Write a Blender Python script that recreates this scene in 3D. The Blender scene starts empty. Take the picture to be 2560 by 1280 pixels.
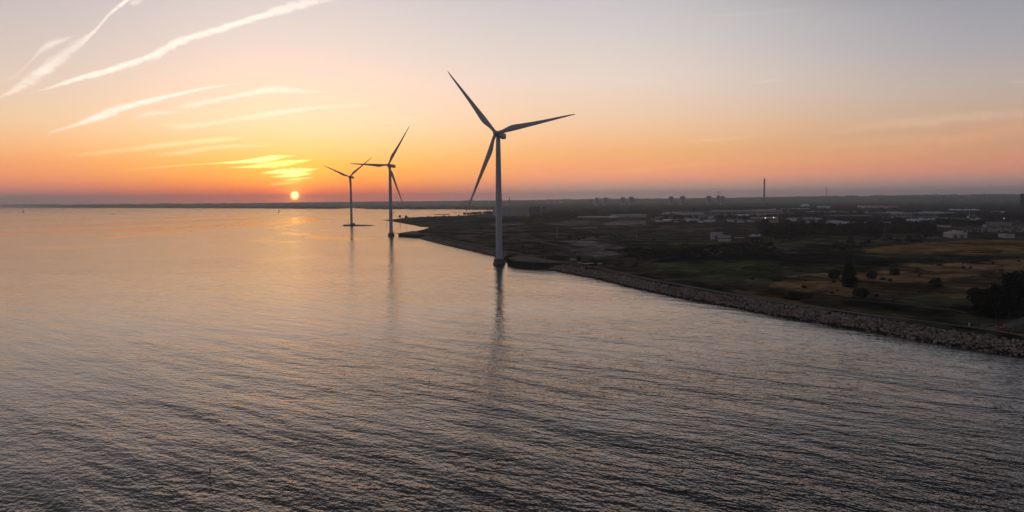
import bpy, bmesh, math, random
import numpy as np
from mathutils import Matrix, Vector

# ------------------------------------------------------------------ camera, sky, sun, exposure
F = 1849.0                      # focal length in photo pixels (photo 2560 px wide)
HC = 44.8                       # eye height above the sea, metres
PITCH = math.atan(138 / F)
ROLL = math.radians(-0.4)
scene = bpy.context.scene
col = scene.collection
RM = Matrix.Rotation(math.pi/2 - PITCH, 4, 'X') @ Matrix.Rotation(ROLL, 4, 'Z')
cam = bpy.data.cameras.new('camera')
cam.sensor_width = 36.0
cam.lens = F / 2560 * 36.0
cam.clip_start = 0.5
cam.clip_end = 120000.0
camo = bpy.data.objects.new('camera', cam)
camo.matrix_world = Matrix.Translation((0, 0, HC)) @ RM
col.objects.link(camo)
scene.camera = camo
R3 = np.array(RM.to_3x3())

def ray(px, py):
    d = R3 @ np.array([(px-1280)/F, -(py-640)/F, -1.0])
    return d / np.linalg.norm(d)
def at(px, py, z=0.0):          # where the ray of a photo point meets the level z
    d = ray(px, py)
    t = (z - HC) / d[2]
    return np.array([d[0]*t, d[1]*t, z])
def azel(px, py):
    d = ray(px, py)
    return math.degrees(math.atan2(d[0], d[1])), math.degrees(math.asin(d[2]))
def proj(P):
    q = (np.asarray(P, float) - np.array([0, 0, HC])) @ R3
    return np.stack([1280 + F*q[..., 0]/-q[..., 2], 640 - F*q[..., 1]/-q[..., 2]], -1)

SUN_AZ, SUN_EL = azel(737, 489)
sunv = Vector(ray(737, 489))
lamp = bpy.data.lights.new('sun', 'SUN')
lamp.energy = 0.0012
lamp.angle = math.radians(4.0)   # the disc is smeared by thick haze
lamp.color = (1.0, 0.42, 0.22)
lampo = bpy.data.objects.new('sun', lamp)
lampo.rotation_euler = sunv.to_track_quat('Z', 'Y').to_euler()
lampo.location = (-3000, 9000, 300)
col.objects.link(lampo)

scene.view_settings.view_transform = 'Standard'
scene.view_settings.look = 'None'
scene.view_settings.exposure = 0.12
scene.view_settings.gamma = 1.0
scene.render.engine = 'CYCLES'
cy = scene.cycles
cy.use_denoising = True
cy.max_bounces = 6
cy.volume_bounces = 0
cy.transparent_max_bounces = 8
cy.sample_clamp_indirect = 6.0

def lin(c):
    return tuple(((v/255)/12.92 if v/255 <= .04045 else ((v/255+.055)/1.055)**2.4) for v in c)

class NT:                       # short-hand for node trees
    def __init__(s, tree): s.t = tree
    def n(s, typ, **kw):
        nd = s.t.nodes.new(typ)
        for k, v in kw.items(): setattr(nd, k, v)
        return nd
    def link(s, a, b): s.t.links.new(a, b)
    def m(s, op, a, b=None, c=None, clamp=False):
        nd = s.t.nodes.new('ShaderNodeMath'); nd.operation = op; nd.use_clamp = clamp
        for i, v in enumerate((a, b, c)):
            if v is None: continue
            if hasattr(v, 'is_output'): s.link(v, nd.inputs[i])
            else: nd.inputs[i].default_value = v
        return nd.outputs[0]
    def smooth(s, v, a, b, lo=0.0, hi=1.0):
        nd = s.t.nodes.new('ShaderNodeMapRange'); nd.interpolation_type = 'SMOOTHSTEP'
        s.link(v, nd.inputs[0])
        for i, x in enumerate((a, b, lo, hi)): nd.inputs[1+i].default_value = x
        return nd.outputs[0]
    def mix(s, f, a, b, mode='MIX'):
        nd = s.t.nodes.new('ShaderNodeMix'); nd.data_type = 'RGBA'; nd.blend_type = mode
        for sock, v in ((nd.inputs[0], f), (nd.inputs[6], a), (nd.inputs[7], b)):
            if hasattr(v, 'is_output'): s.link(v, sock)
            elif isinstance(v, (int, float)): sock.default_value = v
            else: sock.default_value = (*v[:3], 1)
        return nd.outputs[2]
    def ramp(s, f, stops, interp='LINEAR'):
        nd = s.t.nodes.new('ShaderNodeValToRGB'); cr = nd.color_ramp; cr.interpolation = interp
        while len(cr.elements) < len(stops): cr.elements.new(0.5)
        for e, (p, c) in zip(cr.elements, sorted(stops, key=lambda q: q[0])):
            e.position = p; e.color = (*c[:3], 1)
        s.link(f, nd.inputs[0])
        return nd.outputs[0]

world = bpy.data.worlds.new('World')
scene.world = world
world.use_nodes = True
world.cycles.sampling_method = 'MANUAL'
world.cycles.sample_map_resolution = 1024
W = NT(world.node_tree)
world.node_tree.nodes.clear()
tc = W.n('ShaderNodeTexCoord')
sep = W.n('ShaderNodeSeparateXYZ'); W.link(tc.outputs['Generated'], sep.inputs[0])
dx, dy, dz = sep.outputs
AZ = W.m('MULTIPLY', W.m('ARCTAN2', dx, dy), 180/math.pi)            # degrees from the camera's heading
EL = W.m('MULTIPLY', W.m('ARCSINE', dz), 180/math.pi)
U = W.m('SUBTRACT', AZ, SUN_AZ)
EPOS = W.m('POWER', W.m('MULTIPLY', W.m('MAXIMUM', EL, 0.0), 1/90.0), 0.5)

def skyramp(x, stops, top):
    out = []
    for y, c in stops:
        el = max(azel(x, y)[1], 0.0)
        out.append(((el/90)**0.5, tuple(v*(1+1.05*math.exp(-el/1.5)) for v in lin(c))))
    for el, c in top: out.append(((el/90)**0.5, lin(c)))
    return W.ramp(EPOS, out)
TOP_S = [(19, (150, 140, 140)), (26, (76, 71, 73)), (42, (48, 47, 52)), (90, (60, 62, 74))]
S = skyramp(737, [(500, (240, 112, 92)), (490, (255, 100, 70)), (478, (255, 112, 56)), (462, (255, 142, 50)), (440, (253, 168, 66)), (410, (253, 186, 90)),
                  (370, (252, 203, 136)), (300, (247, 217, 186)), (200, (233, 214, 201)), (100, (217, 208, 204)), (0, (207, 201, 202))], TOP_S)
L = skyramp(100, [(505, (140, 116, 114)), (490, (170, 118, 108)), (470, (216, 128, 106)), (440, (238, 148, 102)), (400, (240, 165, 110)), (370, (241, 180, 125)),
                  (300, (233, 199, 165)), (200, (216, 198, 184)), (100, (202, 190, 187)), (0, (190, 182, 185))], [(19, (132, 124, 127)), (26, (68, 65, 68)), (42, (47, 46, 52)), (90, (60, 62, 74))])
M = skyramp(1500, [(495, (168, 148, 142)), (478, (176, 144, 134)), (460, (212, 150, 128)), (440, (242, 158, 120)), (420, (246, 165, 116)), (380, (243, 178, 120)),
                   (300, (238, 200, 168)), (200, (229, 209, 198)), (100, (211, 202, 199)), (0, (196, 191, 194))], [(19, (116, 110, 115)), (26, (56, 54, 59)), (42, (46, 46, 53)), (90, (60, 62, 74))])
B = skyramp(2450, [(490, (136, 122, 126)), (470, (148, 126, 124)), (450, (172, 132, 122)), (425, (206, 138, 116)), (390, (210, 148, 116)), (350, (204, 155, 124)),
                   (300, (200, 163, 140)), (200, (184, 170, 164)), (100, (164, 160, 167)), (0, (150, 149, 159))], [(18, (56, 55, 63)), (24, (20, 20, 26)), (42, (24, 25, 32)), (90, (60, 62, 74))])
K = W.ramp(EPOS, [(0.0, lin((84, 84, 100))), (0.2, lin((104, 96, 108))), (0.4, lin((104, 106, 122))), (0.7, lin((80, 82, 96))), (1.0, lin((60, 62, 74)))])
sky = W.mix(W.smooth(U, -19, -1), L, S)
sky = W.mix(W.smooth(U, 1, 24), sky, M)
sky = W.mix(W.smooth(U, 22, 52), sky, B)
sky = W.mix(W.smooth(W.m('ABSOLUTE', U), 55, 130), sky, K)

# thin streaks of cirrus, old vapour trails and one broad sun glow: each follows a line of (photo x, photo y, half width, strength)
ns = W.n('ShaderNodeTexNoise', noise_dimensions='3D'); ns.inputs['Scale'].default_value = 1.0; ns.inputs['Detail'].default_value = 6
cmb = W.n('ShaderNodeCombineXYZ')
W.link(W.m('ADD', W.m('MULTIPLY', AZ, 0.55), W.m('MULTIPLY', EL, 0.9)), cmb.inputs[0]); W.link(W.m('MULTIPLY', EL, 3.0), cmb.inputs[1])
W.link(cmb.outputs[0], ns.inputs['Vector'])
N1 = W.m('SUBTRACT', ns.outputs[0], 0.5)
ns2 = W.n('ShaderNodeTexNoise', noise_dimensions='3D'); ns2.inputs['Scale'].default_value = 1.7; ns2.inputs['Detail'].default_value = 6
cmb2 = W.n('ShaderNodeCombineXYZ'); W.link(AZ, cmb2.inputs[0]); W.link(W.m('MULTIPLY', EL, 1.25), cmb2.inputs[1]); W.link(W.m('MULTIPLY', AZ, .3), cmb2.inputs[2])
W.link(cmb2.outputs[0], ns2.inputs['Vector'])
N2 = W.m('SUBTRACT', ns2.outputs[0], 0.5)

def catmull(pts, n):
    P = np.array(pts, float); x = P[:, 0]
    xs = np.linspace(x[0], x[-1], n); out = [xs]
    for k in range(1, P.shape[1]):
        y = P[:, k]; m = np.gradient(y, x)
        i = np.clip(np.searchsorted(x, xs) - 1, 0, len(x) - 2)
        h = x[i+1] - x[i]; t = (xs - x[i]) / h
        out.append((2*t**3-3*t**2+1)*y[i] + (t**3-2*t**2+t)*h*m[i] + (-2*t**3+3*t**2)*y[i+1] + (t**3-t**2)*h*m[i+1])
    return np.array(out).T
def streak(base, pts, colour, ragged=0.5, tex=0.5, edge=0.15):
    D = catmull(pts, 30)
    az = np.array([azel(p[0], p[1])[0] for p in D]); el = np.array([azel(p[0], p[1])[1] for p in D])
    hw = np.maximum(D[:, 2], 0.4) / F * 180/math.pi
    st = np.clip(D[:, 3], 0, 1.2)
    a0, a1, e0, e1, wm = az[0], az[-1], el.min()-.01, el.max()+.01, hw.max()
    u = W.m('MULTIPLY', W.m('SUBTRACT', AZ, a0), 1/(a1-a0))
    r = W.ramp(u, [((a-a0)/(a1-a0), ((e-e0)/(e1-e0), h/wm, s)) for a, e, h, s in zip(az, el, hw, st)])
    sp = W.n('ShaderNodeSeparateColor'); W.link(r, sp.inputs[0])
    cen = W.m('MULTIPLY_ADD', sp.outputs[0], e1-e0, e0)
    wid = W.m('MULTIPLY', sp.outputs[1], wm)
    d = W.m('DIVIDE', W.m('SUBTRACT', EL, cen), wid)
    d = W.m('MULTIPLY_ADD', N2, ragged*1.9, W.m('MULTIPLY_ADD', N1, ragged, d))
    mk = W.smooth(W.m('ABSOLUTE', d), edge, 1.15, 1.0, 0.0)
    tx = W.m('MULTIPLY_ADD', W.m('ADD', N2, N1), tex*3.6, 1.0, clamp=True)
    mk = W.m('MULTIPLY', W.m('MULTIPLY', mk, sp.outputs[2]), tx, clamp=True)
    return W.mix(mk, base, colour)
CW = (1.02, 0.93, 0.83); CY = (1.08, 0.86, 0.50); CS = (2.3, 1.85, 0.60); CP = (1.0, 0.43, 0.23)
sky = streak(sky, [(-40, 268, 3, 0), (0, 243, 4, .3), (35, 225, 10, .55), (70, 203, 15, .6), (105, 180, 18, .85), (125, 165, 18, .7), (160, 140, 17, .5), (200, 108, 13, .5), (235, 80, 6, .7), (275, 34, 6, .7), (300, 14, 6, .95), (330, -12, 7, .9), (400, -70, 8, .6)], CW, .6, .55)
sky = streak(sky, [(318, 8, 2, 0), (330, 6, 8, .35), (345, 2, 9, .35), (365, -6, 3, 0)], CW, .5, .6)
sky = streak(sky, [(0, 205, 2, 0), (40, 188, 5, .15), (80, 150, 5, .2), (105, 122, 8, .4), (130, 110, 10, .5), (150, 103, 7, .45), (190, 88, 2, .1), (215, 80, 2, 0)], CW, .5, .5)
sky = streak(sky, [(60, 234, 3, 0), (110, 224, 4, .25), (146, 212, 4, .8), (170, 205, 6, 1), (200, 195, 7, 1), (250, 182, 8, 1), (300, 167, 9, 1), (350, 150, 9, 1), (390, 136, 11, 1), (415, 122, 12, 1), (440, 107, 11, 1), (470, 97, 9, 1), (520, 82, 9, 1), (600, 57, 9, 1), (660, 38, 10, .95), (700, 24, 12, .8), (750, 11, 13, .7), (800, 2, 10, .6), (850, -8, 8, .1), (870, -12, 5, 0)], CW, .65, .3)
sky = streak(sky, [(365, 155, 4, 0), (385, 147, 7, .3), (400, 140, 7, .3), (415, 130, 4, 0)], CW, .5, .4)
sky = streak(sky, [(105, 334, 2, 0), (150, 324, 4, .5), (190, 312, 5, .7), (220, 301, 8, .95), (260, 287, 12, 1), (300, 272, 10, 1), (340, 260, 8, 1), (400, 246, 7, .95), (460, 232, 5, .9), (520, 219, 4, .7), (570, 212, 3, .35), (620, 206, 2, 0)], CW, .4, .25)
sky = streak(sky, [(430, 270, 4, 0), (480, 263, 9, .5), (520, 254, 8, .6), (580, 242, 7, .6), (640, 230, 9, .7), (680, 224, 11, .65), (740, 226, 9, .45), (800, 230, 4, .25), (840, 231, 3, 0)], CW, .5, .35)
sky = streak(sky, [(400, 310, 5, 0), (440, 316, 10, .35), (520, 310, 7, .4), (600, 296, 7, .45), (680, 284, 10, .7), (730, 277, 8, .75), (800, 269, 6, .5), (860, 265, 6, .3), (980, 256, 3, 0)], (1.02, .90, .74), .45, .3)
sky = streak(sky, [(330, 296, 3, 0), (365, 286, 6, .4), (420, 281, 5, .35), (470, 277, 2, 0)], CW, .4, .3)
sky = streak(sky, [(150, 392, 3, 0), (250, 382, 7, .3), (330, 373, 7, .4), (400, 363, 8, .6), (470, 357, 8, .7), (540, 350, 8, .8), (580, 347, 6, .6), (620, 345, 2, 0)], CY, .4, .3)
sky = streak(sky, [(370, 390, 3, 0), (440, 383, 7, .5), (500, 374, 7, .6), (560, 367, 6, .6), (640, 364, 5, .35), (710, 362, 2, 0)], CY, .4, .3)
sky = streak(sky, [(280, 429, 2, 0), (420, 416, 2, .18), (540, 408, 2.5, .32), (610, 404, 5, .8), (660, 399, 9, 1), (690, 394, 7, 1), (715, 391, 3, .6), (745, 388, 2, 0)], CS, .3, .1)
sky = streak(sky, [(560, 420, 2, 0), (620, 417, 4, .6), (670, 413, 8, .95), (720, 408, 9, 1), (750, 403, 5, .8), (785, 399, 2, 0)], CS, .4, .2)
sky = streak(sky, [(560, 442, 22, 0), (640, 432, 34, .35), (700, 428, 44, .6), (745, 428, 48, .7), (800, 430, 42, .45), (880, 438, 28, 0)], (1.25, .66, .10), .3, .1, 0.0)  # yellow glow above the sun, painted into the sky as a wide streak
sky = streak(sky, [(645, 434, 2, 0), (700, 429, 7, .9), (740, 427, 8, .9), (775, 424, 4, .6), (800, 422, 2, 0)], CS, .5, .3)
sky = streak(sky, [(670, 442, 2, 0), (715, 440, 5, .8), (750, 436, 6, .9), (785, 432, 2, 0)], CS, .5, .3)
sky = streak(sky, [(700, 451, 2, 0), (730, 449, 4, .6), (760, 446, 3, .5), (785, 444, 2, 0)], CS, .5, .3)
sky = streak(sky, [(660, 463, 2, 0), (700, 459, 5, .8), (735, 456, 5, .8), (775, 449, 2, 0)], (1.4, .85, .2), .4, .2)
sky = streak(sky, [(570, 461, 2, 0), (620, 459, 3, .4), (665, 457, 2, 0)], (1.2, .6, .15), .4, .2)
sky = streak(sky, [(1350, 445, 4, 0), (1500, 430, 8, .25), (1700, 413, 12, .3), (1950, 402, 14, .22), (2300, 370, 22, .2), (2500, 330, 26, .22), (2620, 310, 20, 0)], CP, .8, .6, 0.0)
sky = streak(sky, [(2050, 335, 4, 0), (2200, 312, 12, .30), (2350, 300, 16, .38), (2480, 288, 14, .30), (2600, 280, 10, .2)], (.86, .58, .40), .8, .6, 0.0)
sky = streak(sky, [(1880, 376, 4, 0), (2050, 366, 12, .25), (2250, 352, 16, .3), (2400, 345, 12, .2), (2500, 340, 6, 0)], (.90, .50, .28), .8, .6, 0.0)
sky = streak(sky, [(1440, 432, 3, 0), (1540, 428, 6, .5), (1640, 421, 8, .55), (1740, 412, 6, .35), (1850, 405, 5, 0)], (1.2, .54, .20), .7, .6, .05)
sky = streak(sky, [(1860, 209, 3, 0), (1920, 203, 4, .3), (1970, 197, 3, 0)], (.9, .74, .66), .5, .5)
sky = streak(sky, [(1690, 353, 3, 0), (1790, 349, 5, .25), (1850, 344, 4, .2), (1940, 330, 3, 0)], (.98, .74, .50), .6, .5)
sky = streak(sky, [(2510, 205, 1, 0), (2525, 204.5, 1.4, .25), (2570, 206, 1.4, .25)], (.8, .64, .58), .2, .2)
sky = streak(sky, [(985, 297, 1, 0), (1005, 295, 2, .4), (1040, 294, 1, 0)], CW, .3, .3)
sky = streak(sky, [(1700, 40, 3, 0), (1850, 36, 5, .15), (1950, 28, 5, .12), (2050, 20, 3, 0)], (.75, .68, .66), .6, .5)

# the sun's own disc with a tight glow
vd = W.n('ShaderNodeVectorMath', operation='DOT_PRODUCT')
W.link(tc.outputs['Generated'], vd.inputs[0]); vd.inputs[1].default_value = sunv
ANG = W.m('MULTIPLY', W.m('ARCCOSINE', W.m('MINIMUM', vd.outputs['Value'], 1.0)), 180/math.pi)
disc = W.smooth(ANG, 0.17, 0.38, 1.0, 0.0)
g1 = W.m('POWER', 2.718, W.m('MULTIPLY', ANG, -1/0.48))
g2 = W.m('POWER', 2.718, W.m('MULTIPLY', ANG, -1/3.0))
def scaled(c, f):
    nd = W.n('ShaderNodeVectorMath', operation='SCALE'); nd.inputs[0].default_value = c; W.link(f, nd.inputs['Scale']); return nd.outputs[0]
def add(a, b):
    nd = W.n('ShaderNodeVectorMath', operation='ADD'); W.link(a, nd.inputs[0]); W.link(b, nd.inputs[1]); return nd.outputs[0]
sky = add(sky, scaled((7.5, 5.2, 2.1), disc))
sky = add(sky, scaled((3.2, 1.0, 0.06), g1))
sky = add(sky, scaled((0.70, 0.15, 0.0), g2))
bg = W.n('ShaderNodeBackground'); W.link(sky, bg.inputs[0]); bg.inputs[1].default_value = 0.94
nish = W.n('ShaderNodeTexSky'); nish.sky_type = 'NISHITA'; nish.sun_disc = False
nish.sun_elevation = math.radians(max(SUN_EL, 0.4)); nish.sun_rotation = math.radians(SUN_AZ)
nish.dust_density = 3.0; nish.altitude = 40
bg2 = W.n('ShaderNodeBackground'); W.link(nish.outputs[0], bg2.inputs[0]); bg2.inputs[1].default_value = 0.05
ash = W.n('ShaderNodeAddShader'); W.link(bg.outputs[0], ash.inputs[0]); W.link(bg2.outputs[0], ash.inputs[1])
wo = W.n('ShaderNodeOutputWorld'); W.link(ash.outputs[0], wo.inputs[0])

# ------------------------------------------------------------------ helpers
rng = np.random.default_rng(7)
random.seed(7)

def material(name, rgb, rough=0.7, vary=0.12, scale=1.0, metallic=0.0, attr=None, bump=0.0, emit=None, spec=0.3):
    m = bpy.data.materials.new(name); m.use_nodes = True
    t = NT(m.node_tree); m.node_tree.nodes.clear()
    p = t.n('ShaderNodeBsdfPrincipled'); o = t.n('ShaderNodeOutputMaterial'); t.link(p.outputs[0], o.inputs[0])
    tcx = t.n('ShaderNodeTexCoord'); nz = t.n('ShaderNodeTexNoise')
    t.link(tcx.outputs['Object'], nz.inputs['Vector']); nz.inputs['Scale'].default_value = scale; nz.inputs['Detail'].default_value = 5
    f = t.m('MULTIPLY_ADD', t.m('SUBTRACT', nz.outputs[0], 0.5), vary*4, 1.0)
    if attr:
        a = t.n('ShaderNodeAttribute'); a.attribute_name = attr; base = a.outputs['Color']
    else:
        c = t.n('ShaderNodeRGB'); c.outputs[0].default_value = (*rgb, 1); base = c.outputs[0]
    v = t.n('ShaderNodeVectorMath', operation='SCALE'); t.link(base, v.inputs[0]); t.link(f, v.inputs['Scale'])
    t.link(v.outputs[0], p.inputs['Base Color'])
    p.inputs['Roughness'].default_value = rough; p.inputs['Metallic'].default_value = metallic
    p.inputs['Specular IOR Level'].default_value = spec
    if bump:
        b = t.n('ShaderNodeBump'); b.inputs['Strength'].default_value = 0.6; b.inputs['Distance'].default_value = bump
        t.link(nz.outputs[0], b.inputs['Height']); t.link(b.outputs[0], p.inputs['Normal'])
    if emit:
        p.inputs['Emission Color'].default_value = (*emit[0], 1); p.inputs['Emission Strength'].default_value = emit[1]
    return m

MATS = {}
def MT(key, *a, **k):
    if key not in MATS: MATS[key] = material(key, *a, **k)
    return MATS[key]

class MB:                       # collects shapes, then links them as ONE mesh object
    def __init__(s): s.v, s.f, s.mi, s.n = [], [], [], 0
    def add(s, v, f, mi=0):
        s.v.append(np.asarray(v, float)); s.f += [tuple(i + s.n for i in q) for q in f]; s.mi += [mi]*len(f); s.n += len(v); return s
    def box(s, c, d, rz=0.0, mi=0, taper=1.0):
        x, y, z = d[0]/2, d[1]/2, d[2]/2
        p = np.array([(-x, -y, -z), (x, -y, -z), (x, y, -z), (-x, y, -z), (-x*taper, -y*taper, z), (x*taper, -y*taper, z), (x*taper, y*taper, z), (-x*taper, y*taper, z)])
        cs, sn = math.cos(rz), math.sin(rz)
        p = p @ np.array([[cs, sn, 0], [-sn, cs, 0], [0, 0, 1]]) + np.array(c)
        return s.add(p, [(3, 2, 1, 0), (4, 5, 6, 7), (0, 1, 5, 4), (1, 2, 6, 5), (2, 3, 7, 6), (3, 0, 4, 7)], mi)
    def prism(s, poly, z0, z1, mi=0):      # poly anticlockwise
        n = len(poly); a = [(*p[:2], z0) for p in poly] + [(*p[:2], z1) for p in poly]
        return s.add(a, [tuple(range(n-1, -1, -1)), tuple(range(n, 2*n))] + [(i, (i+1) % n, n+(i+1) % n, n+i) for i in range(n)], mi)
    def lathe(s, prof, seg=24, c=(0, 0, 0), mi=0):
        v = []; f = []
        for r, z in prof:
            for k in range(seg):
                a = 2*math.pi*k/seg; v.append((c[0]+r*math.cos(a), c[1]+r*math.sin(a), c[2]+z))
        for i in range(len(prof)-1):
            for k in range(seg):
                k2 = (k+1) % seg; f.append((i*seg+k, i*seg+k2, (i+1)*seg+k2, (i+1)*seg+k))
        f.append(tuple(range(seg-1, -1, -1))); f.append(tuple((len(prof)-1)*seg+k for k in range(seg)))
        return s.add(v, f, mi)
    def tube(s, a, b, r, r2=None, seg=8, mi=0):
        a, b = Vector(a), Vector(b); r2 = r if r2 is None else r2
        q = (b-a).to_track_quat('Z', 'Y'); v = []
        for p, rr in ((a, r), (b, r2)):
            for k in range(seg):
                w = q @ Vector((rr*math.cos(2*math.pi*k/seg), rr*math.sin(2*math.pi*k/seg), 0)) + p; v.append(tuple(w))
        f = [(k, (k+1) % seg, seg+(k+1) % seg, seg+k) for k in range(seg)] + [tuple(range(seg-1, -1, -1)), tuple(range(seg, 2*seg))]
        return s.add(v, f, mi)
    def mesh(s, name, mats, smooth=False, colours=None):
        me = bpy.data.meshes.new(name)
        V = np.concatenate(s.v) if s.v else np.zeros((0, 3))
        me.from_pydata(V.tolist(), [], s.f)
        for m in (mats if isinstance(mats, (list, tuple)) else [mats]): me.materials.append(m)
        me.polygons.foreach_set('material_index', s.mi)
        if smooth: me.polygons.foreach_set('use_smooth', [True]*len(s.f))
        if colours is not None:
            at_ = me.color_attributes.new('tint', 'FLOAT_COLOR', 'POINT')
            at_.data.foreach_set('color', np.concatenate([colours, np.ones((len(colours), 1))], 1).ravel())
        me.update(); return me
    def build(s, name, mats, parent=None, smooth=False, colours=None):
        o = bpy.data.objects.new(name, s.mesh(name, mats, smooth, colours)); col.objects.link(o)
        if parent: o.parent = parent
        return o

def tag(o, label=None, cat=None, group=None, kind=None):
    if label: o['label'] = label
    if cat: o['category'] = cat
    if group: o['group'] = group
    if kind: o['kind'] = kind
    return o
def thing(name, loc, label, cat, group=None, rz=0.0):
    o = bpy.data.objects.new(name, None); o.empty_display_size = 0.5; col.objects.link(o)
    o.location = loc; o.rotation_euler.z = rz
    return tag(o, label, cat, group)
def obj(name, me, parent=None, loc=None):
    o = bpy.data.objects.new(name, me); col.objects.link(o)
    if parent: o.parent = parent
    if loc is not None: o.location = loc
    return o
def copy_tree(o, parent=None):
    c = o.copy(); col.objects.link(c); c.parent = parent
    for ch in list(o.children): copy_tree(ch, c)
    return c
def bignp(name, V, Q, mat, colours=None, smooth=True):     # large quad/tri mesh straight from arrays
    me = bpy.data.meshes.new(name); k = Q.shape[1]
    me.vertices.add(len(V)); me.vertices.foreach_set('co', np.ascontiguousarray(V, np.float32).ravel())
    me.loops.add(Q.size); me.loops.foreach_set('vertex_index', np.ascontiguousarray(Q, np.int32).ravel())
    me.polygons.add(len(Q)); me.polygons.foreach_set('loop_start', np.arange(0, Q.size, k, dtype=np.int32))
    me.polygons.foreach_set('use_smooth', np.full(len(Q), smooth))
    me.materials.append(mat)
    if colours is not None:
        a = me.color_attributes.new('tint', 'FLOAT_COLOR', 'POINT')
        a.data.foreach_set('color', np.concatenate([colours, np.ones((len(colours), 1))], 1).astype(np.float32).ravel())
    me.update(calc_edges=True); return me

def vnoise(x, y, seed=0):       # smooth value noise on arrays
    xi, yi = np.floor(x).astype(np.int64), np.floor(y).astype(np.int64); fx, fy = x-xi, y-yi
    fx, fy = fx*fx*(3-2*fx), fy*fy*(3-2*fy)
    def h(a, b):
        n = (a*374761393 + b*668265263 + seed*1442695041) & 0xffffffff
        n = ((n ^ (n >> 13))*1274126177) & 0xffffffff
        return ((n ^ (n >> 16)) & 0xffff)/65535.0
    return (h(xi, yi)*(1-fx)+h(xi+1, yi)*fx)*(1-fy) + (h(xi, yi+1)*(1-fx)+h(xi+1, yi+1)*fx)*fy
def fbm(x, y, seed=0, oct=4):
    s, a, t = 0, 1, 0
    for i in range(oct): s = s + a*vnoise(x*2**i, y*2**i, seed+i*17); t += a; a *= .5
    return s/t
def sstep(a, b, x):
    t = np.clip((x-a)/(b-a), 0, 1); return t*t*(3-2*t)

# ------------------------------------------------------------------ coastline and terrain
def A(px, py, z=0): return tuple(at(px, py, z)[:2])
COAST_NEAR = [A(*p) for p in [(4200, 1150), (3400, 1030), (3000, 963), (2780, 929), (2560, 893), (2416, 871), (2312, 853), (2209, 835.5), (2106, 818), (2003, 800), (1900, 783), (1825, 767), (1700, 745.5), (1578, 719.5), (1512, 702.5), (1478, 694.5), (1400, 680), (1359, 672.7), (1304, 669.5), (1282, 667), (1269, 661), (1240, 645), (1237, 641)]]
COAST_NEAR += [A(*p) for p in [(1200, 633), (1139, 619), (1088, 607), (1041, 595), (1029, 594), (996, 591)]]
COAST_FAR = [A(996, 585, 2.5), A(1014, 582, 2.5), A(1026, 577, 2), A(1056, 571, 2), A(1072, 568.8), A(1047, 567), A(1042, 565), A(984, 554.5), A(968, 552.2), A(956, 550), A(985, 546.5, 1.5),
             A(1010, 543, 1.5), A(1050, 541.5, 1.5), A(1090, 539.8, 1.5), A(1120, 539.4, 1.5), A(1165, 537.5, 1.5), A(1190, 534.5, 1.5), A(1225, 532, 1.5), A(1260, 530, 1), A(1300, 528.5, 1),
             A(1330, 527), A(1330, 525.8), A(1300, 525.3), A(1200, 524.2), A(1100, 523.6), A(1000, 523), A(920, 522.6), A(905, 521.6), A(880, 520), A(858, 521), A(845, 522.4), A(700, 521.2), A(520, 520.6), A(330, 520), A(150, 519.4), A(0, 518.8), A(-300, 518.8)]
COAST_PTS = COAST_NEAR + COAST_FAR
POLY = np.array(COAST_PTS + [(-30000, 15000), (-30000, 40000), (40000, 40000), (40000, -3000), (900, -3000)])
NSEG = len(COAST_PTS) - 1

def inside(poly, x, y):
    c = np.zeros(x.shape, bool); n = len(poly)
    for i in range(n):
        x0, y0 = poly[i]; x1, y1 = poly[(i+1) % n]
        if y0 == y1: continue
        cr = ((y0 > y) != (y1 > y)) & (x < (x1-x0)*(y-y0)/(y1-y0)+x0)
        c ^= cr
    return c
def segdist(pts, x, y, nseg):
    d = np.full(x.shape, 1e18)
    for i in range(nseg):
        ax, ay = pts[i]; bx, by = pts[i+1]; vx, vy = bx-ax, by-ay; L2 = vx*vx+vy*vy
        t = np.clip(((x-ax)*vx+(y-ay)*vy)/L2, 0, 1)
        d = np.minimum(d, (x-ax-t*vx)**2+(y-ay-t*vy)**2)
    return np.sqrt(d)
def shore(x, y):
    d = segdist(COAST_PTS, x, y, NSEG)
    return np.where(inside(POLY, x, y), d, -d)
NNEAR = len(COAST_NEAR)-1
def hillheight(x, y):
    r = np.hypot(x, y); az = np.degrees(np.arctan2(x, y))
    top = np.interp(az, [-36, -26, -16, -5, 1, 12, 23, 32, 40], [20, 22, 36, 48, 54, 62, 70, 72, 76])
    n = fbm(x/1500, y/1500, 3, 4)
    return top*sstep(np.where(az < -4, 7500, 4600), 12500, r)*(0.72+.56*n)
def height(x, y, sd=None):
    if sd is None: sd = shore(x, y)
    dn = segdist(COAST_NEAR, x, y, NNEAR)
    bank = np.interp(sd, [-60, -6, 0, 2, 9.5, 16, 24, 40, 120], [-4, -2.2, -.5, .55, 3.3, 3.3, 2.2, 1.6, 2.2])
    flat = np.interp(sd, [-60, -8, 0, 6, 30, 200], [-4, -1.6, -.1, .6, 1.4, 2.4])
    w = sstep(60, 160, dn)
    z = bank*(1-w)+flat*w
    inl = sstep(18, 90, sd)
    z = z + inl*((fbm(x/55, y/55, 11, 4)-.45)*2.4 + (fbm(x/260, y/260, 5, 3)-.4)*5*sstep(150, 500, sd))
    return z + np.where(sd > 0, hillheight(x, y), 0)

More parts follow.
